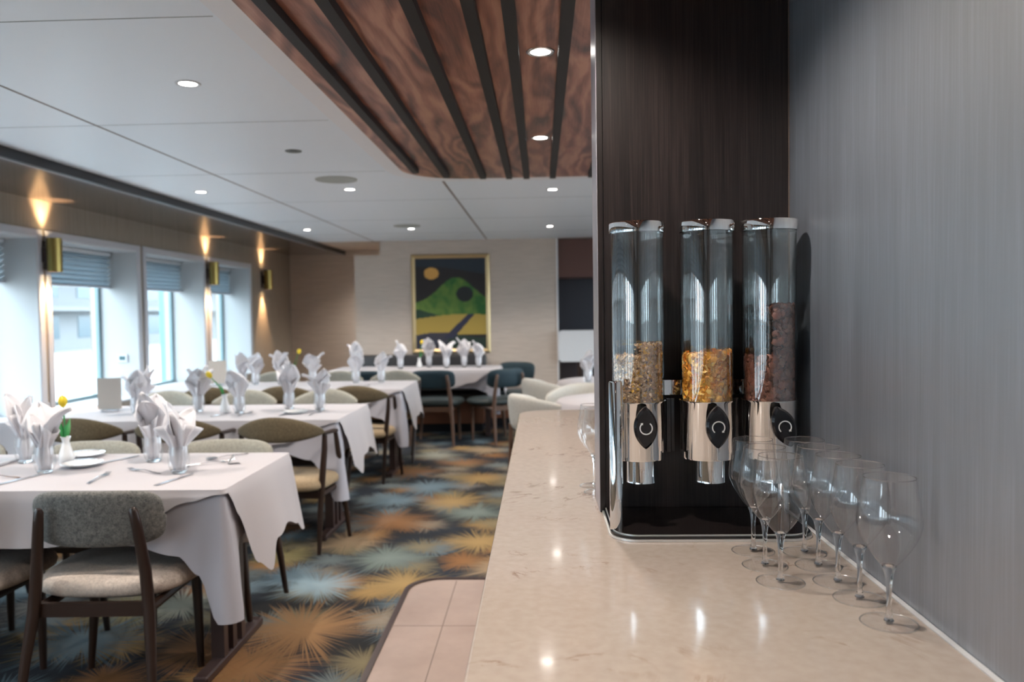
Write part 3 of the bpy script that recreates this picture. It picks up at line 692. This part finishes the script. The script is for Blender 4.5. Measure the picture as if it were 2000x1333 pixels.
def backpad(hw,zc,hh,y0,curve,thick,hhend=None,crown=0,nu=30,nv=14,wrap=1.0,ex=5):
    """curved pill-shaped pad; material 0 = rear/outer, 1 = inner"""
    bm=NB(); F=[];B=[]
    hhend=hhend if hhend is not None else hh
    for i in range(nu+1):
        u=-1+2*i/nu; uu=math.sin(u*PI/2)
        e=(1-abs(uu)**ex)**(1/ex) if abs(uu)<1 else 0
        h=(hh+(hhend-hh)*uu*uu)*e
        x=hw*uu; y=y0+curve*uu*uu*wrap
        ang=math.atan2(2*curve*uu*wrap,hw)
        zz=zc+crown*(1-uu*uu)
        f=[];b=[]
        for j in range(nv+1):
            v=-1+2*j/nv; vv=math.sin(v*PI/2)
            th=thick*max(0,(1-abs(vv)**4))**.5*max(0,(1-abs(uu)**8))**.5
            nx,ny=-math.sin(ang),math.cos(ang)
            lean=-.02*vv*hh/.1*.5
            px,py,pz=x,y+lean,zz+h*vv
            f.append(bm.verts.new((px+nx*th,py+ny*th,pz))); b.append(bm.verts.new((px-nx*th,py-ny*th,pz)))
        F.append(f);B.append(b)
    for i in range(nu):
        for j in range(nv):
            bm.faces.new((F[i][j],F[i+1][j],F[i+1][j+1],F[i][j+1])).material_index=1
            bm.faces.new((B[i][j],B[i][j+1],B[i+1][j+1],B[i+1][j])).material_index=0
    bmesh.ops.remove_doubles(bm,verts=bm.verts[:],dist=.0006)
    return bm
def side_chair(name,fo,fi,fs,wood):
    t=empty(name)
    build('seat',cushion(.555,.48,.395,.468),fs,t,smooth=True).location=(0,.0,0)
    build('backrest',backpad(.228,.677,.100,-.245,.055,.024,ex=4.2),[fo,fi],t,smooth=True)
    for s in (-1,1):
        bm=NB(); sweep(bm,[(s*.228,-.335,0),(s*.214,-.300,.20),(s*.198,-.268,.36),(s*.186,-.262,.50),(s*.168,-.275,.66),(s*.160,-.283,.715),(s*.158,-.284,.726)],[.0125,.017,.021,.021,.018,.016,.009],12,squash=.85); build('leg',bm,wood,t,smooth=True,angle=50)
        bm=NB(); sweep(bm,[(s*.215,.115,0),(s*.205,.13,.2),(s*.195,.14,.40)],[.0125,.017,.021],12); build('leg',bm,wood,t,smooth=True,angle=50)
    bm=NB(); box(bm,-.195,.195,-.262,-.24,.345,.392); box(bm,-.19,.19,.125,.147,.35,.395)
    for s in (-1,1): sweep(bm,[(s*.193,-.25,.37),(s*.195,.14,.372)],.018,8)
    build('seat_rail',bm,wood,t); return t
def arm_chair(name,fo,fi,fs,wood):
    t=empty(name)
    build('seat',cushion(.49,.46,.385,.462,front=1.03),fs,t,smooth=True)
    build('backrest',backpad(.245,.722,.072,-.275,.085,.022,hhend=.028,crown=.018,ex=3.5),[fo,fi],t,smooth=True)
    for s in (-1,1):
        bm=NB(); sweep(bm,[(s*.165,-.09,0),(s*.190,-.125,.25),(s*.215,-.15,.46),(s*.236,-.165,.62),(s*.240,-.17,.70)],[.012,.016,.019,.017,.014],12); build('leg',bm,wood,t,smooth=True,angle=50)
        bm=NB(); sweep(bm,[(s*.232,.29,0),(s*.236,.19,.25),(s*.240,.105,.46),(s*.241,.045,.62),(s*.241,.02,.69)],[.012,.016,.018,.015,.012],12); build('leg',bm,wood,t,smooth=True,angle=50)
        bm=NB(); sweep(bm,[(s*.241,.035,.694),(s*.243,-.02,.702),(s*.245,-.10,.706),(s*.238,-.19,.71)],[.013,.016,.016,.012],12,squash=.8); build('armrest',bm,wood,t,smooth=True,angle=50)
    bm=NB(); box(bm,-.2,.2,-.15,-.13,.335,.388); box(bm,-.22,.22,.20,.222,.335,.388)
    for s in (-1,1): sweep(bm,[(s*.205,-.14,.362),(s*.228,.21,.362)],.017,8)
    build('seat_rail',bm,wood,t); return t
def place(proto,first,x,y,rz,label,group):
    o=proto if first else copy_tree(proto); o.location=(x,y,0); o.rotation_euler=(0,0,R(rz)); tag(o,label,'chair',group); return o
gr='chairs around the long tables'
A=side_chair('dining_chair',M['fab_grey'],M['fab_inner'],M['fab_seat'],M['legwood'])
place(A,1,-1.555,2.905,2,'grey upholstered chair in the left foreground, seen from behind',gr)
for x,y,rz,l in ((-2.175,2.89,0,'beige-seated chair cut by the left edge, left of the foreground chair'),
    (-1.50,3.515,180,'pale-backed chair across the nearest table, at its aisle end'),(-2.13,3.50,180,'pale-backed chair across the nearest table, middle of that side'),(-2.80,3.52,180,'pale-backed chair across the nearest table, by the window')):
    place(A,0,x,y,rz,l,gr)
Bc=arm_chair('armchair',M['fab_olive'],M['fab_inner'],M['fab_tan'],M['legwood'])
n1=True
for x,y,rz,l in ((-1.44,4.56,-3,'olive-brown armchair at the aisle end of the second table, seen from behind'),(-2.05,4.60,0,'olive-brown armchair at the second table, middle of its near side'),(-2.62,4.62,0,'olive-brown armchair at the second table, near its window end'),
    (-1.44,6.42,-3,'olive-brown armchair at the aisle end of the third table, seen from behind'),(-2.03,6.45,0,'olive-brown armchair at the third table, middle of its near side'),(-2.63,6.45,0,'olive-brown armchair at the third table, near its window end'),
    (-1.60,5.62,180,'pale inner-backed armchair across the second table, at its aisle end'),(-2.20,5.62,180,'pale inner-backed armchair across the second table, middle of that side'),(-2.80,5.62,180,'pale inner-backed armchair across the second table, by the window'),
    (-1.42,7.50,180,'pale inner-backed armchair across the third table, at its aisle end'),(-1.98,7.50,180,'pale inner-backed armchair across the third table, middle of that side'),(-2.6,7.50,180,'pale inner-backed armchair across the third table, by the window')):
    place(Bc,n1,x,y,rz,l,gr); n1=False
Tc=side_chair('teal_chair',M['fab_teal'],M['fab_teal'],M['fab_tealseat'],M['legwood2'])
grt='teal chairs at the far table'
place(Tc,1,-1.11,8.44,-4,'dark teal chair at the far table, left of the two facing the aisle',grt)
place(Tc,0,-.50,8.50,38,'dark teal chair at the corner of the far table, turned to the left',grt)
place(Tc,0,-1.86,8.44,0,'dark teal chair at the far table, half hidden behind the napkins',grt)
place(Tc,0,-.36,9.14,160,'dark teal chair at the right end of the far table, behind its corner',grt)
def tub_chair(name,fa,wood):
    t=empty(name)
    build('seat',cushion(.52,.48,.37,.46),fa,t,smooth=True)
    build('backrest',backpad(.30,.655,.125,-.27,.30,.034,hhend=.09,crown=.012,ex=5),[fa,fa],t,smooth=True)
    for s in (-1,1):
        bm=NB(); sweep(bm,[(s*.21,-.27,0),(s*.20,-.235,.3),(s*.195,-.235,.56)],[.012,.017,.016],12); build('leg',bm,wood,t,smooth=True,angle=50)
        bm=NB(); sweep(bm,[(s*.23,.20,0),(s*.225,.17,.38)],[.012,.018],12); build('leg',bm,wood,t,smooth=True,angle=50)
    bm=NB(); box(bm,-.2,.2,-.24,-.22,.33,.375); box(bm,-.21,.21,.16,.18,.33,.375)
    for s in (-1,1): sweep(bm,[(s*.2,-.23,.355),(s*.222,.17,.355)],.017,8)
    build('seat_rail',bm,wood,t); return t
Pc=tub_chair('pale_armchair',M['fab_pale'],M['legwood2'])
grp_='pale armchairs beyond the counter'
place(Pc,1,.06,5.66,-70,'pale grey armchair just past the far end of the counter',grp_)
place(Pc,0,.33,6.12,178,'pale grey armchair behind the small table beyond the counter',grp_)
place(Pc,0,.13,6.95,-75,'pale grey armchair farther back beside the far wall end',grp_)

# ------------------------------------------------------------------ tables and cloths
def lerp(tab,s):
    for (a,va),(b,vb) in zip(tab,tab[1:]):
        if s<=b: 
            k=(s-a)/(b-a) if b>a else 0; k=k*k*(3-2*k); return va+(vb-va)*k
    return tab[-1][1]
def cloth(x0,x1,y0,y1,z,front,right,back,left,seed,extra=0,top=True,nt=14,fl=.05):
    """table cloth: top sheet plus hanging skirt; drops are (0..1 along side -> length)"""
    rnd=random.Random(seed); bm=NB(); P=[]
    r=.012
    def side(ax,ay,bx,by,nx,ny,tab,n):
        for i in range(n):
            k=i/n; P.append((ax+(bx-ax)*k,ay+(by-ay)*k,nx,ny,lerp(tab,k)))
    nf=int((x1-x0)/.018); ns=int((y1-y0)/.018)
    side(x0+r,y0,x1-r,y0,0,-1,front,nf)
    def corner(cx,cy,a,tab1,tab2,tail):
        d1=tab1[-1][1]; d2=tab2[0][1]
        for k in range(7):
            t_=k/6; an=R(a+90*t_); P.append((cx+r*math.cos(an),cy+r*math.sin(an),math.cos(an),math.sin(an),d1+(d2-d1)*t_+tail*math.sin(PI*t_)))
    corner(x1-r,y0+r,270,front,right,0)
    side(x1,y0+r,x1,y1-r,1,0,right,ns); corner(x1-r,y1-r,0,right,back,.0)
    side(x1-r,y1,x0+r,y1,0,1,back,nf); corner(x0+r,y1-r,90,back,left,0)
    side(x0,y1-r,x0,y0+r,-1,0,left,ns); corner(x0+r,y0+r,180,left,front,0)
    n=len(P); rings=[]; ph=rnd.uniform(0,6); 
    for j in range(nt+1):
        t_=j/nt; ring=[]
        for i,(x,y,nx,ny,d) in enumerate(P):
            L=d*t_; s=i*.018
            rip=.5+.5*math.sin(s*13+ph+1.4*math.sin(s*3.1)); rip2=.5+.5*math.sin(s*31+ph*2)
            amp=.045+.05*min(1,d/.4)
            off=extra+min(L,.02)*.28+L*(fl+amp*rip+.02*rip2)
            zz=z-L*math.cos(.12)+.006*math.exp(-L/.008)-.006
            ring.append(bm.verts.new((x+nx*off,y+ny*off,zz)))
        rings.append(ring)
    for a,b in zip(rings,rings[1:]):
        for i in range(n): bm.faces.new((a[i],a[(i+1)%n],b[(i+1)%n],b[i]))
    if top: bm.faces.new(rings[0])
    return bm
def table(x0,x1,y0,y1,tlabel,clabel,ulabel,seed,fl=.30):
    cx,cy=(x0+x1)/2,(y0+y1)/2; hx,hy=(x1-x0)/2,(y1-y0)/2
    t=empty('dining_table',(cx,cy,0)); tag(t,tlabel,'table','long dining tables')
    bm=NB(); box(bm,-hx,hx,-hy,hy,.715,.742); bev(bm,.004,1); build('tabletop',bm,M['tablewood'],t)
    for ex in (hx-.13,-hx+.13):
        q=empty('pedestal',(ex,0,0)); q.parent=t
        bm=NB(); box(bm,-.028,.028,-fl,min(fl,.3),.0,.035); bev(bm,.006,1); build('foot_bar',bm,M['tablewood'],q)
        bm=NB()
        box(bm,-.03,.03,-fl,fl,.68,.714); build('top_bar',bm,M['tablewood'],q)
        for yy in (-.11,-.02,.07):
            bm=NB(); box(bm,-.026,.026,yy-.02,yy+.02,.035,.68); build('post',bm,M['tablewood'],q)
    u=build('under_cloth',cloth(x0,x1,y0,y1,.7475,[(0,.19),(.86,.19),(.93,.23),(.965,.30),(1,.47)],[(0,.47),(.07,.34),(.15,.20),(.80,.20),(.93,.26),(1,.30)],[(0,.3),(.1,.2),(1,.2)],[(0,.2),(1,.2)],seed+5,.0,fl=.015),M['cloth2'],None,smooth=True,angle=60)
    tag(u,ulabel,'tablecloth','under-cloths with long corner tails')
    c=build('tablecloth',cloth(x0,x1,y0,y1,.751,[(0,.19),(.72,.19),(.86,.13),(.955,.035),(1,.012)],[(0,.012),(.06,.10),(.20,.31),(.34,.37),(.48,.27),(.70,.25),(.9,.29),(1,.34)],[(0,.34),(.1,.22),(1,.2)],[(0,.2),(1,.2)],seed,.012,fl=.15),M['cloth'],None,smooth=True,angle=60)
    tag(c,clabel,'tablecloth','white tablecloths')
    return t
TB=[(-3.35,-1.145,2.79,3.52),(-3.35,-1.205,4.63,5.42),(-3.35,-1.15,6.46,7.25),(-2.3,-.47,8.53,9.22)]
ord_=['nearest','second','third']
for i,(a,b,c_,d_) in enumerate(TB[:3]):
    table(a,b,c_,d_,'dark pedestal dining table under white cloth, %s row from the viewer'%ord_[i],'white cloth draped over the %s table row from the viewer'%ord_[i],'white under-cloth with a long hanging tail on the %s table row'%ord_[i],11+i)
table(*TB[3],'dark pedestal dining table among the teal chairs at the far wall','white cloth on the far table among the teal chairs','white under-cloth hanging in a tail on the far teal-chair table',21,.15)
# round tables beyond the counter
def round_cloth(r,drop,seed):
    bm=NB(); n=96; rings=[]
    for k,(rr,dz) in enumerate([(0,0),(r*.5,0),(r-.005,0),(r,-.004)]+[(r+.008+.03*j/8,-drop*j/8) for j in range(1,9)]):
        if rr==0: rings.append([bm.verts.new((0,0,.75))]*n); continue
        ring=[]
        for i in range(n):
            a=2*PI*i/n; w=max(0,-dz)*.22*(.5+.5*math.sin(9*a+seed)); ring.append(bm.verts.new(((rr+w)*math.cos(a),(rr+w)*math.sin(a),.75+dz)))
        rings.append(ring)
    for a,b in zip(rings,rings[1:]):
        for i in range(n):
            u=[]
            for v in (a[i],a[(i+1)%n],b[(i+1)%n],b[i]):
                if v not in u: u.append(v)
            if len(u)>2: bm.faces.new(u)
    return bm
for x,y,l1,l2 in ((.58,5.55,'dark round pedestal table just beyond the counter','white cloth on the round table just beyond the counter'),(.62,7.05,'dark round pedestal table farther beyond the counter','white cloth on the farther round table beyond the counter')):
    t=empty('round_table',(x,y,0)); tag(t,l1,'table','round tables beyond the counter')
    bm=NB(); lathe(bm,[(0,.715),(.46,.715),(.465,.742),(0,.742)],48); build('tabletop',bm,M['tablewood'],t)
    bm=NB(); lathe(bm,[(0,0),(.22,0),(.21,.02),(.035,.05),(.03,.5),(.06,.714),(0,.714)],32); build('pedestal',bm,M['tablewood'],t,smooth=True,angle=40)
    tag(build('tablecloth',round_cloth(.47,.22,x*9),M['cloth'],None,smooth=True,loc=(x,y,0)),l2,'tablecloth','white tablecloths')

# ------------------------------------------------------------------ tumblers with folded napkins
def tumbler():
    t=empty('tumbler')
    bm=NB(); lathe(bm,[(.025,.0),(.029,.006),(.036,.022),(.0405,.042),(.0410,.06),(.0385,.085),(.0355,.108)],32); build('glass_wall',bm,M['tumbler'],t,smooth=True)
    bm=NB(); lathe(bm,[(0,.0005),(.0248,.0005),(.0284,.006),(.0275,.010),(0,.008)],32); build('glass_base',bm,M['crystal'],t,smooth=True)
    return t
def napkin_mesh(seed):
    rnd=random.Random(seed); bm=NB()
    # pleated bundle inside the glass, opening into a ruffled fan
    n=72; prof=[(.003,.012),(.020,.013),(.030,.03),(.033,.055),(.030,.085),(.027,.108),(.034,.13),(.046,.155),(.052,.172)]
    k1=rnd.choice((5,6,7)); ph=rnd.uniform(0,6); rings=[]
    dirx=rnd.uniform(0,2*PI)
    for q,(rr,z) in enumerate(prof):
        ring=[]
        for i in range(n):
            a=2*PI*i/n; f=max(0,(z-.05)/.12); pl=1+(.10+.22*f)*math.sin(k1*a+ph)+.06*math.sin(13*a+ph)
            el=1+.35*f*math.cos(2*(a-dirx)); zz=z+f*.022*math.sin(3*a+ph*2)
            r_=rr*pl*el
            if z<.115: r_=min(r_,.034 if z>.03 else .024)
            ring.append(bm.verts.new((r_*math.cos(a),r_*math.sin(a),zz)))
        rings.append(ring)
    for a,b in zip(rings,rings[1:]):
        for i in range(n): bm.faces.new((a[i],a[(i+1)%n],b[(i+1)%n],b[i]))
    # leaves
    nl=rnd.choice((3,4)); 
    for L in range(nl):
        a=dirx+ (0 if L%2==0 else PI)+rnd.uniform(-.6,.6)+L*.35; ln=rnd.uniform(.12,.19) if L else .19; lean=rnd.uniform(.15,.75); wid=rnd.uniform(.052,.075); curl=rnd.uniform(.2,1.5)
        d=Vector((math.cos(a),math.sin(a),0)); sd=Vector((-math.sin(a),math.cos(a),0)); base=d*.012+Vector((0,0,.095))
        nu,nv=12,8; G_=[]
        pos_=base.copy(); th=lean*.4
        for i in range(nu+1):
            t_=i/nu; w=wid*(.45+1.25*t_) if t_<.5 else wid*1.08*(1-(t_-.5)/.5)**.62+.002
            row=[]
            for j in range(nv+1):
                v=-1+2*j/nv; cr=-.018*abs(v)*(1-.3*t_)+.006*math.sin(v*6+seed)*t_
                nrm=d*math.cos(th)-Vector((0,0,1))*math.sin(th)
                row.append(bm.verts.new(pos_+sd*w*v+nrm*cr))
            G_.append(row)
            th=lean*.4+curl*t_*t_; step=ln/nu
            pos_=pos_+(d*math.sin(th)+Vector((0,0,1))*math.cos(th))*step
        for i in range(nu):
            for j in range(nv): bm.faces.new((G_[i][j],G_[i+1][j],G_[i+1][j+1],G_[i][j+1]))
    return bm
tum=tumbler(); NV_=[]
SET=[(-1.435,3.083,'nearest','at the aisle end, front one'),(-1.658,3.328,'nearest','at the aisle end, rear one'),(-1.988,3.102,'nearest','left group, right one with pointed wing'),(-2.216,3.327,'nearest','left group, tall one behind'),(-2.46,3.2,'nearest','at the left picture edge'),
 (-2.70,5.30,'second','by the window, right of the menu card'),(-2.60,5.02,'second','beside the middle window'),(-2.218,5.068,'second','just left of the tulip vase'),(-1.912,4.967,'second','just right of the tulip vase'),(-1.654,5.157,'second','second from the aisle end'),(-1.431,5.086,'second','nearest its aisle end'),
 (-2.704,7.13,'third','right of the menu card'),(-2.543,7.01,'third','beside the window wall'),(-2.314,7.0,'third','left of the tulip'),(-2.055,7.1,'third','right of the tulip'),(-1.66,7.08,'third','second from the aisle end'),(-1.442,7.129,'third','nearest its aisle end'),
 (-2.043,8.75,'far','at its left end'),(-1.563,8.8,'far','left of its tulip'),(-1.273,9.0,'far','just right of its tulip'),(-1.051,8.802,'far','second from the tulip'),(-.865,8.932,'far','second from its right end'),(-.70,8.9,'far','tall one at its right end'),
 (.40,6.9,'round','beside the dark column')]
SEEDS=[12,27,33,41,58,63]
nm=[]
for s in SEEDS:
    me=bpy.data.meshes.new('folded_napkin'); b=napkin_mesh(s); b.to_mesh(me); b.free(); me.materials.append(M['napkin'])
    for p in me.polygons: p.use_smooth=True
    nm.append(me)
TZ=.7515
for i,(x,y,row,where) in enumerate(SET):
    o=tum if i==0 else copy_tree(tum); o.location=(x,y,TZ if row!='round' else .7505)
    rowt={'nearest':'on the nearest table','second':'on the second table','third':'on the third table','far':'on the far table','round':'on the far round table'}[row]
    tag(o,'clear tumbler %s, %s'%(rowt,where),'glass','tumblers holding napkins')
    q=bpy.data.objects.new('folded_napkin',nm[i%len(nm)]); COL.objects.link(q); q.location=o.location+Vector((0,0,.0)); q.rotation_euler=(0,0,[.3,2.6,.1,1.9,4.0,5.2][i%6]+i*.37)
    sc=[1.0,1.08,1.06,1.1,.98,1][i%6]*(1.12 if row=='far' else 1); q.scale=(sc if sc<1.02 else 1.0,sc if sc<1.02 else 1.0,sc)
    sm=q.modifiers.new('s','SOLIDIFY'); sm.thickness=.0012
    tag(q,'white napkin in tumbler %s, %s'%(rowt,where),'napkin','folded napkins in tumblers')

# ------------------------------------------------------------------ menu cards, vases, tulips
for x,y,l in ((-2.82,5.10,'beige menu card in clear stand on the second table, by the window'),(-2.86,6.95,'beige menu card in clear stand on the third table, by the window')):
    t=empty('menu_card',(x,y,TZ)); tag(t,l,'menu','menu cards on the tables'); t.rotation_euler=(0,0,R(8))
    bm=NB(); box(bm,-.075,.075,-.0015,.0015,.018,.222); build('card',bm,M['pale_paper'],t)
    bm=NB(); box(bm,-.05,.05,-.028,.028,.0,.016); bev(bm,.003,1); build('card_stand',bm,M['steel'],t)
def tulip(x,y,z,lean,az,h,label,vl,vh=.115):
    v=empty('bud_vase',(x,y,z)); tag(v,vl,'vase','white bud vases')
    bm=NB(); lathe(bm,[(0,.0005),(.026,.0005),(.031,.012),(.029,.04),(.018,.075),(.014,.095),(.020,vh),(.017,vh),(.011,.095),(.012,.07),(0,.05)],32); build('vase_body',bm,M['porcelain'],v,smooth=True,angle=50)
    t=empty('tulip',(x,y,z)); tag(t,label,'flower','yellow tulips in bud vases')
    d=Vector((math.cos(az),math.sin(az),0)); top=d*lean+Vector((0,0,h)); b0=Vector((0,0,.052))
    pts=[b0,Vector((0,0,.11))+d*.004,d*lean*.45+Vector((0,0,.11+(h-.11)*.5)),top]
    bm=NB(); sweep(bm,pts,.0032,8); build('stem',bm,M['stem'],t,smooth=True)
    ax=(pts[-1]-pts[-2]).normalized(); q=ax.to_track_quat('Z','Y').to_matrix()
    bm=NB()
    for k in range(6):
        a=2*PI*k/6; ro=.0165 if k%2 else .0185
        rows=[]
        for i in range(9):
            s=i/8; rr=ro*math.sin(PI*(.12+.74*s))**.8*(1.0 if s<.7 else 1-.45*(s-.7)/.3); w=.62*math.sin(PI*min(1,.15+.85*s)*.98+.02)**.7
            rows.append([bm.verts.new(top+q@Vector((rr*math.cos(a+w*j),rr*math.sin(a+w*j),-.004+.052*s))) for j in (-1,-.5,0,.5,1)])
        for A_,B_ in zip(rows,rows[1:]):
            for j in range(4): bm.faces.new((A_[j],A_[j+1],B_[j+1],B_[j]))
    build('petals',bm,M['tulip'],t,smooth=True)
    for k,(sp,hl) in enumerate(((.5,.11),(-.7,.085))):
        bm=NB(); rows=[]
        for i in range(9):
            s=i/8; c=Vector((0,0,.10))+(d*math.cos(sp)+Vector((-d.y,d.x,0))*math.sin(sp))*(.012+.05*s*s)+Vector((0,0,hl*s)); w=.012*math.sin(PI*min(.97,s*.9+.1))
            sd=Vector((-d.y,d.x,0)); rows.append([bm.verts.new(c-sd*w),bm.verts.new(c+d*.004),bm.verts.new(c+sd*w)])
        for A_,B_ in zip(rows,rows[1:]):
            for j in range(2): bm.faces.new((A_[j],A_[j+1],B_[j+1],B_[j]))
        build('leaf',bm,M['stem'],t,smooth=True)
tulip(-2.03,5.03,TZ,.085,PI*1.0,.225,'yellow tulip leaning left on the second table','white bud vase holding the left-leaning tulip, second table')
tulip(-2.23,7.05,TZ,.06,.2,.27,'yellow tulip leaning right on the third table','white bud vase on the third table')
tulip(-1.367,8.9,TZ,.03,.6,.27,'yellow tulip on the far table, in front of the painting','white bud vase on the far table')
tulip(-2.02,3.30,TZ,.015,2.5,.245,'yellow tulip head behind the left napkins on the nearest table','white bud vase hidden behind the left napkins, nearest table')

# ------------------------------------------------------------------ cutlery and plates
def knife():
    bm=NB(); prism(bm,[(-.006,-.11),(.006,-.11),(.0045,0),(.009,.01),(.0095,.08),(.006,.105),(-.001,.11),(-.003,.01),(-.0045,0)],.001,.0038); bev(bm,.0008,1)
    t=empty('table_knife'); build('knife_body',bm,M['steel'],t); return t
def fork():
    t=empty('table_fork'); bm=NB()
    sweep(bm,[(0,-.10,.003),(0,-.05,.005),(0,0,.010),(0,.035,.006)],[.0055,.004,.0032,.0045],8,squash=.45)
    pts=[(0,.033,.006),(0,.05,.004)]
    box(bm,-.011,.011,.04,.055,.0035,.0055); build('fork_handle',bm,M['steel'],t)
    bm=NB()
    for k in range(4): sweep(bm,[(-.0092+.0061*k,.054,.0045),(-.0092+.0061*k,.075,.004),(-.0088+.0058*k,.098,.009)],[.0019,.0018,.001],6)
    build('tines',bm,M['steel'],t); return t
def spoon():
    t=empty('table_spoon'); bm=NB(); sweep(bm,[(0,-.10,.003),(0,-.05,.005),(0,0,.009),(0,.045,.005)],[.0055,.004,.0032,.004],8,squash=.45); build('spoon_handle',bm,M['steel'],t)
    bm=NB(); n=20
    rings=[[bm.verts.new((.019*k*math.cos(2*PI*i/n),.07+.028*k*math.sin(2*PI*i/n),.002+.006*k*k)) for i in range(n)] for k in (.25,.6,.85,1)]
    bm.faces.new(rings[0])
    for a,b in zip(rings,rings[1:]):
        for i in range(n): bm.faces.new((a[i],a[(i+1)%n],b[(i+1)%n],b[i]))
    build('spoon_bowl',bm,M['steel'],t,smooth=True); return t
kn,fk,sp=knife(),fork(),spoon(); used=set()
def put(p,x0,y0,x1,y1,label,cat,grp):
    o=p if p.name not in used else copy_tree(p); used.add(p.name)
    o.location=((x0+x1)/2,(y0+y1)/2,TZ+.0005); o.rotation_euler=(0,0,math.atan2(y1-y0,x1-x0)-PI/2); tag(o,label,cat,grp)
gc='cutlery laid on the tables'
put(kn,-1.414,2.852,-1.37,3.05,'table knife on the nearest table, behind the foreground chair','knife',gc)
put(kn,-2.02,2.90,-1.985,3.06,'table knife on the nearest table, in front of the left napkins','knife',gc)
put(fk,-1.687,2.877,-1.714,3.083,'table fork pointing away on the nearest table, centre front','fork',gc)
put(fk,-1.50,3.06,-1.67,3.15,'small fork lying sideways left of the front aisle tumbler','fork',gc)
put(fk,-2.02,3.0,-2.22,3.03,'fork lying sideways before the left napkins on the nearest table','fork',gc)
put(sp,-1.33,3.47,-1.42,3.36,'spoon near the rear aisle corner of the nearest table','spoon',gc)
put(kn,-1.80,3.45,-1.86,3.28,'knife behind the glass plates on the nearest table','knife',gc)
put(fk,-1.44,3.22,-1.33,3.32,'fork right of the aisle tumblers on the nearest table','fork',gc)
for x,y,l in ((-1.60,4.80,'knife before the aisle tumblers on the second table'),(-2.02,4.80,'knife before the tulip vase on the second table'),(-2.35,4.86,'knife left of the tulip vase on the second table')):
    put(kn,x,y,x+.04,y+.2,l,'knife',gc)
for x,y,l in ((-1.42,4.80,'fork at the aisle corner of the second table'),(-1.86,4.80,'fork right of the tulip vase on the second table'),(-1.5,6.6,'fork at the aisle corner of the third table'),(-1.9,6.6,'fork at the middle of the third table')):
    put(fk,x,y,x+.02,y+.2,l,'fork',gc)
def glass_plate(x,y,label):
    t=empty('glass_plate',(x,y,TZ)); tag(t,label,'plate','glass plates on the tables')
    bm=NB(); lathe(bm,[(0,.0005),(.045,.0005),(.05,.003),(.078,.013),(.0785,.0155),(.076,.0155),(.05,.007),(0,.005)],48); build('plate_body',bm,M['porcelain'],t,smooth=True,angle=50)
    bm=NB(); lathe(bm,[(.0765,.0150),(.080,.0150),(.081,.0165),(.080,.018),(.0765,.0175),(.0765,.0150)],48); build('plate_rim',bm,M['chrome'],t,smooth=True)
glass_plate(-1.915,3.235,'shiny-rimmed small plate right of the left napkins, nearer one'); glass_plate(-2.03,3.46,'shiny-rimmed small plate on the nearest table, farther one')
glass_plate(-1.55,4.93,'small plate beside the aisle tumblers on the second table')
t=empty('sugar_holder',(-2.40,3.30,TZ)); tag(t,'small white box on a tray at the left picture edge','box')
bm=NB(); box(bm,-.09,.13,-.07,.07,.0005,.012); bev(bm,.003,1); build('holder_tray',bm,M['sugar'],t)
bm=NB(); box(bm,-.02,.05,-.03,.03,.012,.058); bev(bm,.003,1); build('packet_box',bm,M['sugar'],t)
t=empty('table_number_stand',(-1.288,3.27,TZ)); tag(t,'small folded chrome clip near the aisle edge of the nearest table','clip'); t.rotation_euler=(0,0,.5)
bm=NB()
for s in (-1,1):
    v=[bm.verts.new(p) for p in ((s*.024,-.02,.0005),(s*.024,.02,.0005),(0,.02,.038),(0,-.02,.038))]; bm.faces.new(v)
build('clip_body',bm,M['chrome'],t).modifiers.new('s','SOLIDIFY').thickness=.0015

# ------------------------------------------------------------------ daylight
w=bpy.data.worlds.new('world'); S.world=w; w.use_nodes=True; nt=w.node_tree; bgn=nt.nodes['Background']
bgn.inputs[0].default_value=(.72,.88,1,1); bgn.inputs[1].default_value=6.2
w.cycles.sampling_method='AUTOMATIC'
for y0,y1 in WIN:
    l=bpy.data.lights.new('window_portal','AREA'); l.shape='RECTANGLE'; l.size=y1-y0; l.size_y=1.2; l.cycles.is_portal=True
    o=bpy.data.objects.new('window_portal',l); COL.objects.link(o); o.location=(XW-.36,(y0+y1)/2,1.28); o.rotation_euler=(0,-PI/2,0); o.rotation_euler=Vector((1,0,0)).to_track_quat('-Z','Y').to_euler()
    l.size,l.size_y=y1-y0,1.2
for k in range(4):
    l=bpy.data.lights.new('window_portal','AREA'); l.shape='RECTANGLE'; l.size=1.1; l.size_y=1.25; l.cycles.is_portal=True
    o=bpy.data.objects.new('window_portal',l); COL.objects.link(o); o.location=(XR+.02,1.92+k*1.9+.95,1.32); o.rotation_euler=Vector((-1,0,0)).to_track_quat('-Z','Y').to_euler()

# ------------------------------------------------------------------ render look
S.view_settings.view_transform='Standard'; S.view_settings.look='None'; S.view_settings.gamma=1; S.view_settings.exposure=0.90; S.view_settings.use_curve_mapping=False
cy=S.cycles; cy.use_denoising=True
try: cy.denoiser='OPENIMAGEDENOISE'
except Exception: pass
cy.max_bounces=10; cy.diffuse_bounces=5; cy.glossy_bounces=6; cy.transmission_bounces=10; cy.transparent_max_bounces=32; cy.sample_clamp_indirect=6; cy.caustics_reflective=False; cy.caustics_refractive=True; cy.blur_glossy=.3
